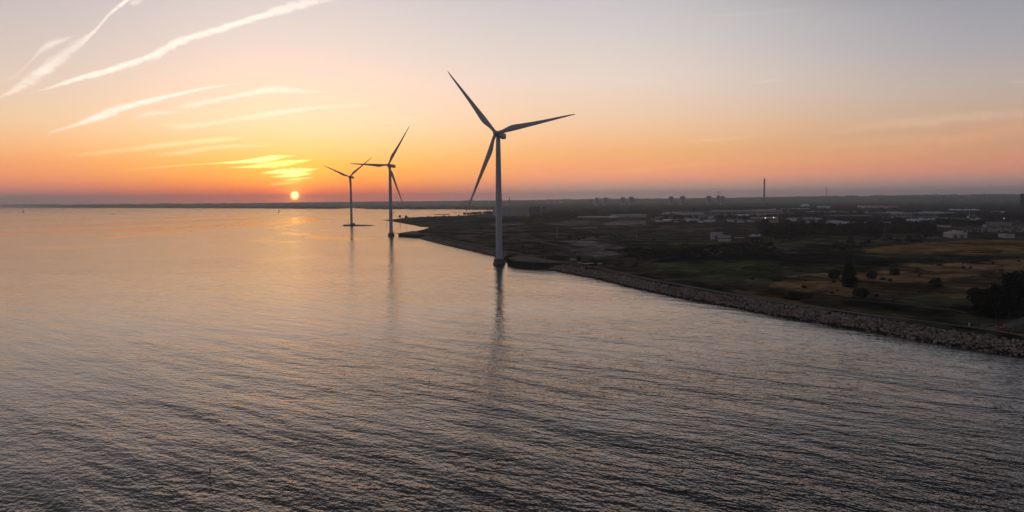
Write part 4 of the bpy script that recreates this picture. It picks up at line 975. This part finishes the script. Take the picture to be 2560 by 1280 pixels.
# high-rise flats on the skyline
m_flat = wallmat('flat', (.50, .43, .41)); m_band = material('window_band_glass', (.10, .10, .115), .3, .1)
FLAT = ['first from the left', 'second from the left', 'third from the left', 'fourth from the left', 'fifth from the left', 'sixth from the left', 'seventh from the left, single', 'narrow one behind the crane', 'last, wide one beside the crane']
for k, (xa, xb, yt) in enumerate(((1487.5, 1497, 495), (1508, 1519, 494.5), (1551.5, 1562, 493.5), (1572, 1584, 492.5), (1672, 1683, 491.5), (1700, 1713, 491), (1766, 1778, 490), (1791.5, 1799.5, 489.5), (1799.8, 1811.5, 490.5))):
    D = 4300+40*(k % 3); a, c = far_pt(xa, D), far_pt(xb, D); m = (a+c)/2; w = float(np.hypot(*(c-a)[:2])); zt = top_z((xa+xb)/2, yt, D)
    t = thing('tower_block', m, 'hazy high-rise block on the skyline, '+FLAT[k], 'tower block', 'high-rise blocks on the skyline', math.atan2(c[1]-a[1], c[0]-a[0])+.25)
    h = zt-m[2]; w *= .86
    MB().box((0, 0, h/2-1), (w, w*.8, h)).build('wall', m_flat, t)
    for j in range(13): MB().box((0, -w*.4-.1, h*(j+.6)/13.6), (w*.9, .3, h/13*.42)).build('window_band', m_band, t)
    MB().box((0, 0, h+.6), (w*.8, w*.6, 3.2)).build('roof_house', m_flat, t)
D = 2600; a = far_pt(2550, D); c = far_pt(2580, D); m = (a+c)/2; w = float(np.hypot(*(c-a)[:2])); h = top_z(2555, 484, D)-m[2]
t = thing('tower_block', m, 'dark blue high-rise block cut by the right edge of the picture', 'tower block', None, math.atan2(c[1]-a[1], c[0]-a[0]))
MB().box((0, 12, h/2-1), (w, 24, h+2)).build('wall', wallmat('blue', WM['blue']), t)
for j in range(15): MB().box((0, -.1, h*(j+.6)/15.6), (w*.86, .3, h/15*.45)).build('window_band', m_glass, t)
for xa, xb, lab in ((1366, 1375, 'left'), (1382, 1390, 'middle'), (1397, 1406, 'right')):
    D = 6200; a, c = far_pt(xa, D), far_pt(xb, D); m = (a+c)/2; w = float(np.hypot(*(c-a)[:2])); h = max(14, top_z(xa, 499.5, D)-m[2])
    t = thing('slab_block', m, 'faint low slab of flats far off on the skyline, %s of the three' % lab, 'block of flats', 'faint slabs of flats on the skyline', math.atan2(c[1]-a[1], c[0]-a[0]))
    MB().box((0, 0, h/2), (w, 12, h)).build('wall', m_flat, t); MB().box((0, 0, h+.4), (w+.6, 12.6, .8)).build('roof', m_band, t)
for xa, xb, yt, D, lab in ((2337, 2344, 484.5, 9000, 'left'), (2416, 2423, 486, 9500, 'right')):
    a, c = far_pt(xa, D), far_pt(xb, D); m = (a+c)/2; w = float(np.hypot(*(c-a)[:2])); h = top_z(xa, yt, D)-m[2]
    t = thing('slab_block', m, 'tiny faint building on the far ridge, %s of the pair near the right edge' % lab, 'building', None, math.atan2(c[1]-a[1], c[0]-a[0]))
    MB().box((0, 0, h/2), (w, 20, h)).build('wall', m_flat, t); MB().box((0, 0, h+.4), (w*.6, 12, 5)).build('roof_house', m_flat, t)

# chimneys, masts, cranes
m_chim = material('pale_chimney_concrete', (.34, .33, .34), .8, .08, .02); m_red = material('dark_chimney_band', (.10, .07, .07), .8)
def chimney(name, px, yt, D, r0, r1, label, cat='chimney', bands=True):
    p = far_pt(px, D); h = top_z(px, yt, D)-p[2]; t = thing(name, p, label, cat)
    MB().lathe([(r0, -2), (r0*.55+r1*.45, h*.5), (r1, h*(.8 if bands else 1))], 18).build('shaft', m_chim, t, smooth=True)
    if bands: MB().lathe([(r1, h*.8), (r1, h*.985), (r1*1.12, h*.985), (r1*1.12, h)], 18).build('top_band', m_red, t)
    else: MB().lathe([(r1*1.2, h-1), (r1*1.2, h)], 14).build('cap', m_red, t)
chimney('chimney', 1910.3, 446.5, 3800, 4.4, 3.5, 'very tall pale chimney with a dark top rising above the forest')
chimney('chimney', 2066.5, 468, 5200, 2.8, 2.0, 'second tall thin chimney, to the right of the tallest one', bands=False)
chimney('chimney', 1273.6, 493, 1900, 1.1, .95, 'thin dark stack just right of the tallest turbine', bands=False)
chimney('chimney', 1353, 511, 1750, 1.6, 1.5, 'short thick stack at the right end of the power station', bands=False)
def mast(px, yt, D, label):
    p = far_pt(px, D); h = top_z(px, yt, D)-p[2]; t = thing('radio_mast', p, label, 'mast'); r = h*.012+.15
    b = MB()
    for k in range(3): a = k*2.094; b.tube((r*1.6*math.cos(a), r*1.6*math.sin(a), -1), (r*.4*math.cos(a), r*.4*math.sin(a), h*.94), r*.22, seg=5)
    n = 14
    for j in range(n):
        q = j/n; rr = r*(1.6-1.2*q); z = h*.94*q
        for k in range(3):
            a, c_ = k*2.094, (k+1)*2.094; b.tube((rr*math.cos(a), rr*math.sin(a), z), (rr*.92*math.cos(c_), rr*.92*math.sin(c_), z+h*.94/n), r*.14, seg=4)
    b.build('lattice', m_dark, t); MB().tube((0, 0, h*.9), (0, 0, h), r*.25, r*.1, 5).build('aerial', m_dark, t)
mast(586, 500.5, 6400, 'thin lattice mast on the far shore left of the sun')
mast(392, 504, 7000, 'fainter lattice mast on the far shore, farther left from the sun')
mast(2461, 479, 6000, 'tiny mast on the ridge near the right edge')
mast(2359, 489, 3400, 'thin dark mast above the woods right of the cream box hall')
mast(1545, 498, 2600, 'thin dark lattice mast in front of the high-rise blocks')
def tower_crane(px, yt, D, j0, j1, label, m):
    p = far_pt(px, D); h = top_z(px, yt, D)-p[2]; k = D/F; t = thing('tower_crane', p, label, 'crane', rz=-math.atan2(p[0], p[1]))
    MB().box((0, 0, h/2), (1.8*k/2, 1.8*k/2, h)).build('mast', m, t)
    MB().box(((j1+j0)/2*k, 0, h), ((j1-j0)*k, .5*k, .9*k)).build('jib', m, t)
    MB().box((j0*k*.85, 0, h-.9*k), (1.6*k, .6*k, 1.3*k)).build('counterweight', m, t)
    MB().box((.5*k, -.4*k, h-1.0*k), (.8*k, .8*k, 1.2*k)).build('cab', m_glass, t)
tower_crane(1796.8, 480, 4290, -4, 7, 'tower crane standing over the high-rise blocks', m_dark)
tower_crane(1753, 520, 1900, -1.5, 2.5, 'slim brown crane in front of the light grey hall', material('brown_crane_steel', (.15, .09, .06), .6))
p = gpt(2423, 549); k = float(np.hypot(*p[:2]))/F
t = thing('lattice_mast', p, 'white mast on three splayed legs before the teal blue hall', 'mast')
MB().tube((0, 0, 8*k), (0, 0, 19*k), .5*k*.6, .15*k).build('pole', wallmat('white', WM['white']), t)
for s in (-1, 1): MB().tube((s*4.6*k, -s*k, -1), (0, 0, 10*k), .32*k, .26*k).build('leg', wallmat('white', WM['white']), t)
MB().tube((0, 4*k, -1), (0, 0, 10*k), .32*k, .26*k).build('leg', wallmat('white', WM['white']), t)

# lit lamps
m_lamp = material('lit_lamp_glass', (.9, .85, .75), .4, emit=((1.0, .88, .70), 4.0))
def lamp_post(px, py, yb, label, r=.45, name='street_lamp'):
    p = gpt(px, yb); D = float(np.hypot(*p[:2])); h = max(5, top_z(px, py, D)-p[2]); t = thing(name, p, label, 'lamp')
    MB().tube((0, 0, -.5), (0, 0, h), .16, .09, 6).tube((0, 0, h), (0, -1.0, h+.15), .08, .06, 5).build('pole', m_steel, t)
    MB().lathe([(r*.3, -r), (r, -.2*r), (r, .3*r), (r*.4, r*.8)], 10, (0, -1.1, h)).build('lamp_head', m_lamp, t)
lamp_post(1912.5, 545, 557.5, 'brightest lit lamp on the left over the tan hall', .62)
lamp_post(1933.5, 544, 557.5, 'brightest lit lamp on the right over the tan hall', .62)
lamp_post(1681.5, 531, 536, 'lit lamp at the left end of the row above the light grey hall', .5)
lamp_post(1688.5, 530.8, 536, 'second lit lamp of the row above the light grey hall', .5)
lamp_post(1700.5, 530.6, 536, 'third, fainter lit lamp of the row above the light grey hall', .4)
lamp_post(2508, 545.5, 566, 'single bright lit lamp in the dark woods near the right edge', .30)
lamp_post(2418, 543.5, 549.5, 'small lit lamp at the foot of the white three-legged mast', .34)
lamp_post(2288, 549, 556, 'faint lit lamp among the halls left of the grey shed', .25)
def pole(px, yt, yb, label, arm=0):
    p = gpt(px, yb); D = float(np.hypot(*p[:2])); h = top_z(px, yt, D)-p[2]; t = thing('light_pole', p, label, 'pole', rz=-math.atan2(p[0], p[1]))
    MB().tube((0, 0, -.5), (0, 0, h), .17, .10, 6).build('pole', wallmat('pale', WM['pale']), t)
    MB().box((arm/2, 0, h), (abs(arm)+.4, .25, .2)).build('arm', wallmat('pale', WM['pale']), t)
pole(1591.5, 573.5, 596, 'pale lamp post with an arm on the waste ground', -4)
pole(1392.5, 567, 595.5, 'thin pale pole right of the tallest turbine', 1.2)
pole(2211, 570, 590, 'thin pole in the tree belt', .8)

# sand heap and grassy mound
def heap(name, x0, x1, yb, yt, m, seed, label, cat):
    a, c = gpt(x0, yb), gpt(x1, yb); ctr = (a+c)/2; w = float(np.hypot(*(c-a)[:2])); D = float(np.hypot(*ctr[:2])); h = (yb-yt)*D/F
    n, mm = 14, 48; r = np.random.default_rng(seed); v = []; f = []
    for i in range(n+1):
        q = i/n
        for k in range(mm):
            an = 2*math.pi*k/mm; rr = w/2*(1-q)*(1+.10*math.sin(3*an+seed)+.05*math.sin(7*an)+.03*r.normal()); v.append((rr*math.cos(an), rr*.6*math.sin(an), h*(q**.85)*(1-.12*q)-1.0*(i == 0)))
    for i in range(n):
        for k in range(mm): k2 = (k+1) % mm; f.append((i*mm+k, i*mm+k2, (i+1)*mm+k2, (i+1)*mm+k))
    o = MB().add(v, f).build(name, m, smooth=True); o.location = ctr; tag(o, label, cat)
heap('sand_heap', 1643, 1692, 571, 559.5, material('heaped_sand', (.17, .105, .08), .95, .2, .3), 2, 'pale reddish heap of sand on the waste ground', 'heap')
heap('earth_mound', 1755, 1905, 583, 565, material('mound_grass', (.05, .052, .03), .95, .25, .15, bump=.4), 5, 'broad low grassy mound behind the white gabled house', 'mound')

# ------------------------------------------------------------------ cars
m_tyre = material('tyre_rubber', (.012, .012, .012), .9)
def car_body(L=4.3, Wd=1.78, H_=1.46):
    pr = [(-.5, .26), (-.5, .55), (-.47, .62), (-.30, .66), (-.26, .68), (.36, .68), (.47, .66), (.5, .5), (.5, .26)]
    v = [(x*L, s*Wd/2*(1 if z < .6 else .95), z*H_/1.46*1.15) for s in (-1, 1) for x, z in pr]; n = len(pr)
    f = [tuple(range(n)), tuple(range(2*n-1, n-1, -1))]+[(i, n+i, n+(i+1) % n, (i+1) % n) for i in range(n)]
    return v, f
def car_cabin(L=4.3, Wd=1.78, H_=1.46, roof=False):
    b = [(-.30, .76), (.40, .77)]; tp = [(-.12, 1.40), (.28, 1.42)]; v = []
    for s in (-1, 1):
        for x, z in (b[0], b[1], tp[1], tp[0]): v.append((x*L, s*Wd/2*(.94 if z < 1 else .78), z*H_/1.46))
    return v, [(0, 1, 2, 3), (7, 6, 5, 4), (0, 4, 5, 1), (1, 5, 6, 2), (2, 6, 7, 3), (3, 7, 4, 0)]
def wheel(b, x, y, r=.32, mi=0):
    b.tube((x, y-.1, r), (x, y+.1, r), r, seg=14, mi=mi)
def parked_car_mesh(c, key):
    b = MB(); b.add(*car_body(), 0); b.add(*car_cabin(), 1); b.box((.08*4.3, 0, 1.44), (1.75, 1.36, .06), 0, 0)
    for x in (-1.35, 1.3):
        for y in (-.82, .82): wheel(b, x, y, mi=2)
    return b.mesh('parked_car', [material('car_paint_'+key, c, .25, .02, spec=.6), m_glass, m_tyre])
CARM = [(parked_car_mesh((.72, .72, .73), 'white'), 'white'), (parked_car_mesh((.45, .46, .48), 'silver'), 'silver'), (parked_car_mesh((.05, .055, .07), 'dark'), 'dark')]
def carpark(quad, rows, cols, label, group, seed, weights, skip=.1):
    r = np.random.default_rng(seed); Q_ = [np.array(A(p[0], p[1], 2)) for p in quad]
    for i in range(rows):
        for j in range(cols):
            if r.random() < skip: continue
            u, v = (j+.5)/cols, (i+.5)/rows; p = (Q_[0]*(1-u)+Q_[1]*u)*(1-v)+(Q_[3]*(1-u)+Q_[2]*u)*v
            me, cn = CARM[r.choice(3, p=weights)]
            o = obj('parked_car', me); o.location = (p[0], p[1], hz(p[0], p[1])+.03); o.rotation_euler.z = 1.0+(math.pi if r.random() < .5 else 0)+r.normal()*.04
            tag(o, '%s car parked in %s' % (cn, label), 'car', '%s %s' % (cn, group))
carpark([(2446, 571), (2640, 569.5), (2640, 581), (2390, 580)], 7, 26, 'the full car park at the right edge', 'cars of the full car park', 3, [.5, .2, .3], .2)
carpark([(2500, 565.5), (2640, 564), (2640, 567), (2500, 568)], 2, 18, 'the upper rows beside the plain tan store', 'cars of the upper rows', 4, [.6, .15, .25], .2)
carpark([(1695, 550), (1830, 550), (1870, 555), (1690, 554)], 3, 26, 'the yard before the light grey hall', 'cars of the yard', 5, [.35, .25, .4], .25)
# white lorry trailers
def trailer_mesh():
    b = MB(); b.box((0, 0, 2.6), (12.5, 2.5, 2.8), 0, 0); b.box((0, 0, 1.05), (12.2, 1.2, .25), 0, 1)
    for x in (-4.8, -3.5, -2.2):
        for y in (-1.0, 1.0): b.tube((x, y-.15, .5), (x, y+.15, .5), .5, seg=10, mi=1)
    b.box((5, 0, .55), (.3, 1.6, 1.0), 0, 1); return b.mesh('lorry_trailer', [material('trailer_paint', (.74, .74, .76), .4, .04), m_tyre])
TRM = trailer_mesh()
r = np.random.default_rng(12)
for px, py, lab in [(x, 548.0, 'white trailer in the bright row before the light grey hall') for x in range(1717, 1750, 4)]+[(x, 545.0, 'white trailer beside the slim brown crane') for x in (1806, 1811, 1816)]+[(x, 556.0, 'white trailer parked by the yard cars') for x in (1768, 1774, 1826)]+[(x, 563.0, 'white trailer parked before the dark blue hall') for x in (2150, 2170, 2186, 2206, 2240, 2262)]:
    o = obj('lorry_trailer', TRM); p = gpt(px, py); o.location = p; o.rotation_euler.z = .3+r.normal()*.1; tag(o, lab, 'trailer', lab.replace('white trailer', 'white trailers'))
# the red car on the side road
p = gpt(2503, 822); q = gpt(2480, 825.5)
t = thing('car', (p[0], p[1], p[2]+.17), 'red car turning from the side road onto the shore path', 'car', rz=math.atan2(q[1]-p[1], q[0]-p[0])+math.pi)
m_redp = material('red_car_paint', (.52, .016, .02), .25, .03, spec=.6)
MB().add(*car_body()).box((.34, 0, 1.44), (1.75, 1.36, .06)).build('body', m_redp, t); MB().add(*car_cabin()).build('window', m_glass, t)
for x in (-1.35, 1.3):
    for y in (-.82, .82): b = MB(); wheel(b, x, y); b.build('wheel', m_tyre, t)
for y in (-.6, .6): MB().box((-2.14, y, .72), (.1, .32, .18)).build('headlight', material('headlight_glass', (.8, .8, .78), .1, spec=.8), t)

# ------------------------------------------------------------------ people, bench, gate
def person(px, py, label, top, legs, rz=0.0, stride=.18):
    p = gpt(px, py)
    V = [(0, 0, .95), (0, 0, 1.18), (0, 0, 1.40), (0, 0, 1.52), (0, -.02, 1.64), (0, -.01, 1.74),
         (.1, 0, .9), (.11, -stride, .5), (.11, -stride*.6, .08), (.11, -stride*.6-.16, .04), (-.1, 0, .9), (-.11, stride*.7, .5), (-.11, stride*1.6, .1), (-.11, stride*1.6-.15, .04),
         (.2, 0, 1.38), (.25, .08, 1.1), (.25, -.02, .86), (.25, -.05, .76), (-.2, 0, 1.38), (-.25, -.08, 1.1), (-.25, -.12, .86), (-.25, -.14, .76)]
    E_ = [(0, 1), (1, 2), (2, 3), (3, 4), (4, 5), (0, 6), (6, 7), (7, 8), (8, 9), (0, 10), (10, 11), (11, 12), (12, 13), (2, 14), (14, 15), (15, 16), (16, 17), (2, 18), (18, 19), (19, 20), (20, 21)]
    R_ = [.15, .15, .16, .06, .105, .085, .095, .07, .05, .045, .095, .07, .05, .045, .07, .05, .035, .03, .07, .05, .035, .03]
    me = bpy.data.meshes.new('person'); me.from_pydata(V, E_, []); o = obj('person', me)
    sm = o.modifiers.new('skin', 'SKIN'); sv = me.skin_vertices[0].data
    for i, rr in enumerate(R_): sv[i].radius = (rr, rr)
    sv[0].use_root = True
    o.modifiers.new('sub', 'SUBSURF').levels = 1
    dg = bpy.context.evaluated_depsgraph_get(); nm = bpy.data.meshes.new_from_object(o.evaluated_get(dg)); o.modifiers.clear(); o.data = nm
    nm.materials.clear()
    for m_ in (MT('cloth_'+legs[0], legs[1], .9), MT('cloth_'+top[0], top[1], .9), MT('skin', (.35, .22, .17), .6), MT('dark_hair', (.03, .022, .018), .8)): nm.materials.append(m_)
    for q in nm.polygons:
        c = q.center; q.material_index = 3 if c.z > 1.70 else 2 if c.z > 1.52 or (abs(c.x) > .2 and c.z < .84 and c.z > .6) else 1 if c.z > .95 or (abs(c.x) > .19 and c.z > .8) else 0; q.use_smooth = True
    o.location = (p[0], p[1], p[2]+.14); o.rotation_euler.z = rz; tag(o, label, 'person')
person(2423, 820, 'person in a white top walking on the shore path near the red car', ('white', (.7, .7, .72)), ('pale', (.55, .55, .57)), -.6)
person(2428, 821, 'person in dark clothes walking beside the one in white', ('black', (.02, .02, .025)), ('black', (.02, .02, .025)), -.6)
person(1362, 648, 'person in a pale top on the path behind the quay', ('cream', (.6, .55, .5)), ('dark_blue', (.03, .035, .05)), .8)
person(1640, 702.5, 'dark figure walking alone along the middle of the shore path', ('dark_grey', (.04, .04, .045)), ('black', (.02, .02, .025)), .5)
p = gpt(2462, 818); t = thing('bench', p, 'long pale railing bench beside the shore path left of the red car', 'bench', rz=.35)
m_wood = material('weathered_timber', (.18, .16, .14), .9, .2, 2)
MB().box((0, 0, .47), (3.0, .5, .07)).build('seat', m_wood, t); MB().box((0, .26, .86), (3.0, .06, .4)).build('backrest', m_wood, t)
for x in (-1.3, 1.3): MB().box((x, 0, .22), (.09, .45, .5)).box((x, .26, .65), (.08, .06, .8)).build('leg', m_wood, t)
p1, p2 = gpt(2525.5, 833), gpt(2536, 827); L_ = float(np.hypot(*(p2-p1)[:2]))
t = thing('barrier_gate', (p1+p2)/2, 'open barrier gate between two posts by the side road', 'gate', rz=math.atan2(p2[1]-p1[1], p2[0]-p1[0]))
for x in (-L_/2, L_/2): MB().box((x, 0, .9), (.16, .16, 2.0)).build('post', m_dark, t)
MB().box((0, 0, .95), (L_-.2, .05, .06)).box((0, 0, .45), (L_-.2, .05, .06)).box((0, 0, .7), (.06, .05, .56)).build('bar', m_steel, t)

# ------------------------------------------------------------------ boats, stakes, net markers
m_hull = material('dark_boat_hull', (.05, .05, .06), .5, .05); m_sail = material('sail_cloth', (.16, .14, .13), .8, .05); m_bwhite = material('white_boat_paint', (.6, .6, .6), .4, .05)
def hull(b, L, Wd, H_, mi=0):
    st = [(-.5, .62, 1.0), (-.25, .92, .95), (0, 1, .95), (.25, .78, 1.05), (.42, .36, 1.18), (.5, .03, 1.3)]; v = []; f = []
    for x, w_, z in st: v += [(x*L, -Wd/2*w_, z*H_), (x*L, -Wd/2*w_*.6, -.25*H_), (x*L, Wd/2*w_*.6, -.25*H_), (x*L, Wd/2*w_, z*H_)]
    for i in range(len(st)-1):
        for k in range(3): f.append((i*4+k, (i+1)*4+k, (i+1)*4+k+1, i*4+k+1))
        f.append((i*4+3, (i+1)*4+3, (i+1)*4, i*4))
    f += [(0, 1, 2, 3), (23, 22, 21, 20)]; b.add(v, f, mi); return b
def sailboat(px, yb, L, mh, label, sails=True, rz=.5, group=None, hm=None):
    p = at(px, yb); t = thing('sailboat', (p[0], p[1], 0), label, 'sailboat', group, rz)
    hull(MB(), L, L*.3, L*.09).build('hull', hm or m_hull, t); MB().box((-.05*L, 0, L*.12), (L*.34, L*.17, L*.07), taper=.8).build('cabin', m_bwhite, t)
    MB().tube((.05*L, 0, 0), (.05*L, 0, mh), .012*L, .007*L, 6).tube((.05*L, 0, L*.17), (-.42*L, 0, L*.17), .008*L, seg=5).build('mast', m_dark, t)
    if sails:
        for (x0, x1, s) in ((.04, -.42, 1), (.07, .48, .86)):
            v = []; n = 6
            for i in range(n+1):
                q = i/n; z = L*.18+(mh*s-L*.18)*q
                for dy in (-.05, .05): v += [(x0*L, dy, z), ((x0+(x1-x0)*(1-q)*.5)*L, dy+.05*L*(1-q), z), ((x0+(x1-x0)*(1-q))*L, dy, z)]
            f = []
            for i in range(n):
                a = i*6
                for k in (0, 1): f += [(a+k, a+k+1, a+k+7, a+k+6), (a+3+k, a+9+k, a+10+k, a+4+k)]
            MB().add(v, f).build('sail', m_sail, t, smooth=True)
def motorboat(px, yb, L, label, rz=.1):
    p = at(px, yb); t = thing('motorboat', (p[0], p[1], 0), label, 'motorboat', None, rz)
    hull(MB(), L, L*.34, L*.12).build('hull', m_hull, t); MB().box((.02*L, 0, L*.2), (L*.32, L*.24, L*.17), taper=.8).build('cabin', m_hull, t); MB().box((.18*L, 0, L*.22), (L*.02, L*.2, L*.08)).build('window', m_glass, t)
sailboat(58, 531, 11, 16.5, 'sailboat with raised sails near the left edge')
sailboat(697, 531.8, 9, 14, 'dark sailboat on the water just left below the sun', rz=1.25)
motorboat(282, 535.5, 12, 'dark motorboat alone in the left third of the water', .1)
motorboat(490, 524, 16, 'small dark boat near the far shore left of the sun, left of a pair', .2)
motorboat(498.5, 526.2, 12, 'small dark boat near the far shore left of the sun, right of a pair', -.2)
motorboat(158, 523.2, 16, 'tiny boat close to the far shore at the left', .1)
motorboat(5, 523.2, 18, 'tiny boat at the very left edge of the water', .0)
motorboat(337, 527.5, 8, 'tiny faint boat in the far water, left of two', .1)
motorboat(352, 527.5, 7, 'tiny faint boat in the far water, right of two', .3)
motorboat(984, 531.5, 9, 'small boat just right of the middle turbine tower', .1)
motorboat(961, 523.9, 8, 'tiny boat left of the middle turbine near the far shore', .2)
motorboat(1086, 527.3, 8, 'tiny pale boat on the far water between the turbines', .2)
rr_ = np.random.default_rng(77)
for i, px in enumerate(list(rr_.uniform(1186, 1232, 13))+[1134, 1139, 1149]):
    sailboat(px, 532.3-(px > 1180)*1.2, 10, rr_.uniform(12, 17), 'moored sailboat with bare mast in the marina beyond the headland', False, rr_.uniform(0, 3), 'moored sailboats of the marina', m_bwhite if i % 2 else m_hull)
# breakwater of the marina
a, c = np.array(A(1084, 536.6)), np.array(A(1126, 536.2)); o = MB().box((*((a+c)/2), .3), (np.linalg.norm(c-a), 7, 3.2), math.atan2(c[1]-a[1], c[0]-a[0]), taper=.9).build('breakwater', MATS.get('x') or material('breakwater_stone', (.05, .047, .045), .95, .3, .4)); tag(o, 'low stone breakwater before the marina', 'breakwater')
for i, (px, h) in enumerate(((951, 5), (966, 6), (967.5, 4), (1000, 6), (1001.5, 5), (1017, 5), (207, 15), (203.5, 11))):
    p = at(px, 565.5 if px > 900 else 555.5); o = MB().tube((0, 0, -1), (0, 0, h), .22, .16, 6).lathe([(.3, h), (.3, h+.3)], 8).build('fishing_stake', m_dark); o.location = (p[0], p[1], 0)
    tag(o, 'thin stake in the water by the middle turbine' if px > 900 else 'tall thin stake in the open water at the left', 'stake', 'stakes in the inlet' if px > 900 else 'stakes at the left')
def net_marker(px, yb, h, lean, label, two=True):
    p = at(px, yb); t = thing('net_marker', (p[0], p[1], 0), label, 'marker buoy'); a, c = (0, 0, -.6), (lean, 0, h)
    P = lambda q: tuple(a[i]+(c[i]-a[i])*q for i in range(3))
    MB().tube(a, c, .022, .016, 6).build('pole', m_dark, t); MB().lathe([(.02, -.12), (.13, -.06), (.15, .02), (.1, .12), (.02, .16)], 10).build('float', m_dark, t)
    for q0, q1, wd in (((.70, .80, .22), (.87, .98, .14)) if two else ((.62, .97, .16),)):
        u, v = P(q0), P(q1); fl = MB()
        fl.add([(u[0]-.02, -.02, u[2]), (u[0]+wd, -.05, u[2]-.03), (v[0]+wd, .05, v[2]-.06), (v[0]-.02, -.02, v[2]), (u[0]-.02, .02, u[2]), (u[0]+wd, -.01, u[2]-.03), (v[0]+wd, .09, v[2]-.06), (v[0]-.02, .02, v[2])], [(3, 2, 1, 0), (4, 5, 6, 7), (0, 1, 5, 4), (1, 2, 6, 5), (2, 3, 7, 6), (3, 0, 4, 7)]).build('flag', m_dark, t)
net_marker(1071, 967, 1.75, .18, 'net marker pole with two black flags in the middle of the water')
net_marker(523, 1196, 1.75, .14, 'net marker pole with one black flag in the lower left water', False)
# ------------------------------------------------------------------ haze
def haze():
    o = MB().box((2000, 6900, 92), (34000, 17500, 196)).build('haze', None)
    m = bpy.data.materials.new('haze'); m.use_nodes = True; t = NT(m.node_tree); m.node_tree.nodes.clear()
    v = t.n('ShaderNodeVolumePrincipled'); ou = t.n('ShaderNodeOutputMaterial'); t.link(v.outputs[0], ou.inputs['Volume'])
    v.inputs['Color'].default_value = (.70, .84, 1.0, 1); v.inputs['Density'].default_value = 1.15e-4; v.inputs['Anisotropy'].default_value = .66
    o.data.materials.clear(); o.data.materials.append(m); tag(o, kind='stuff')
haze()
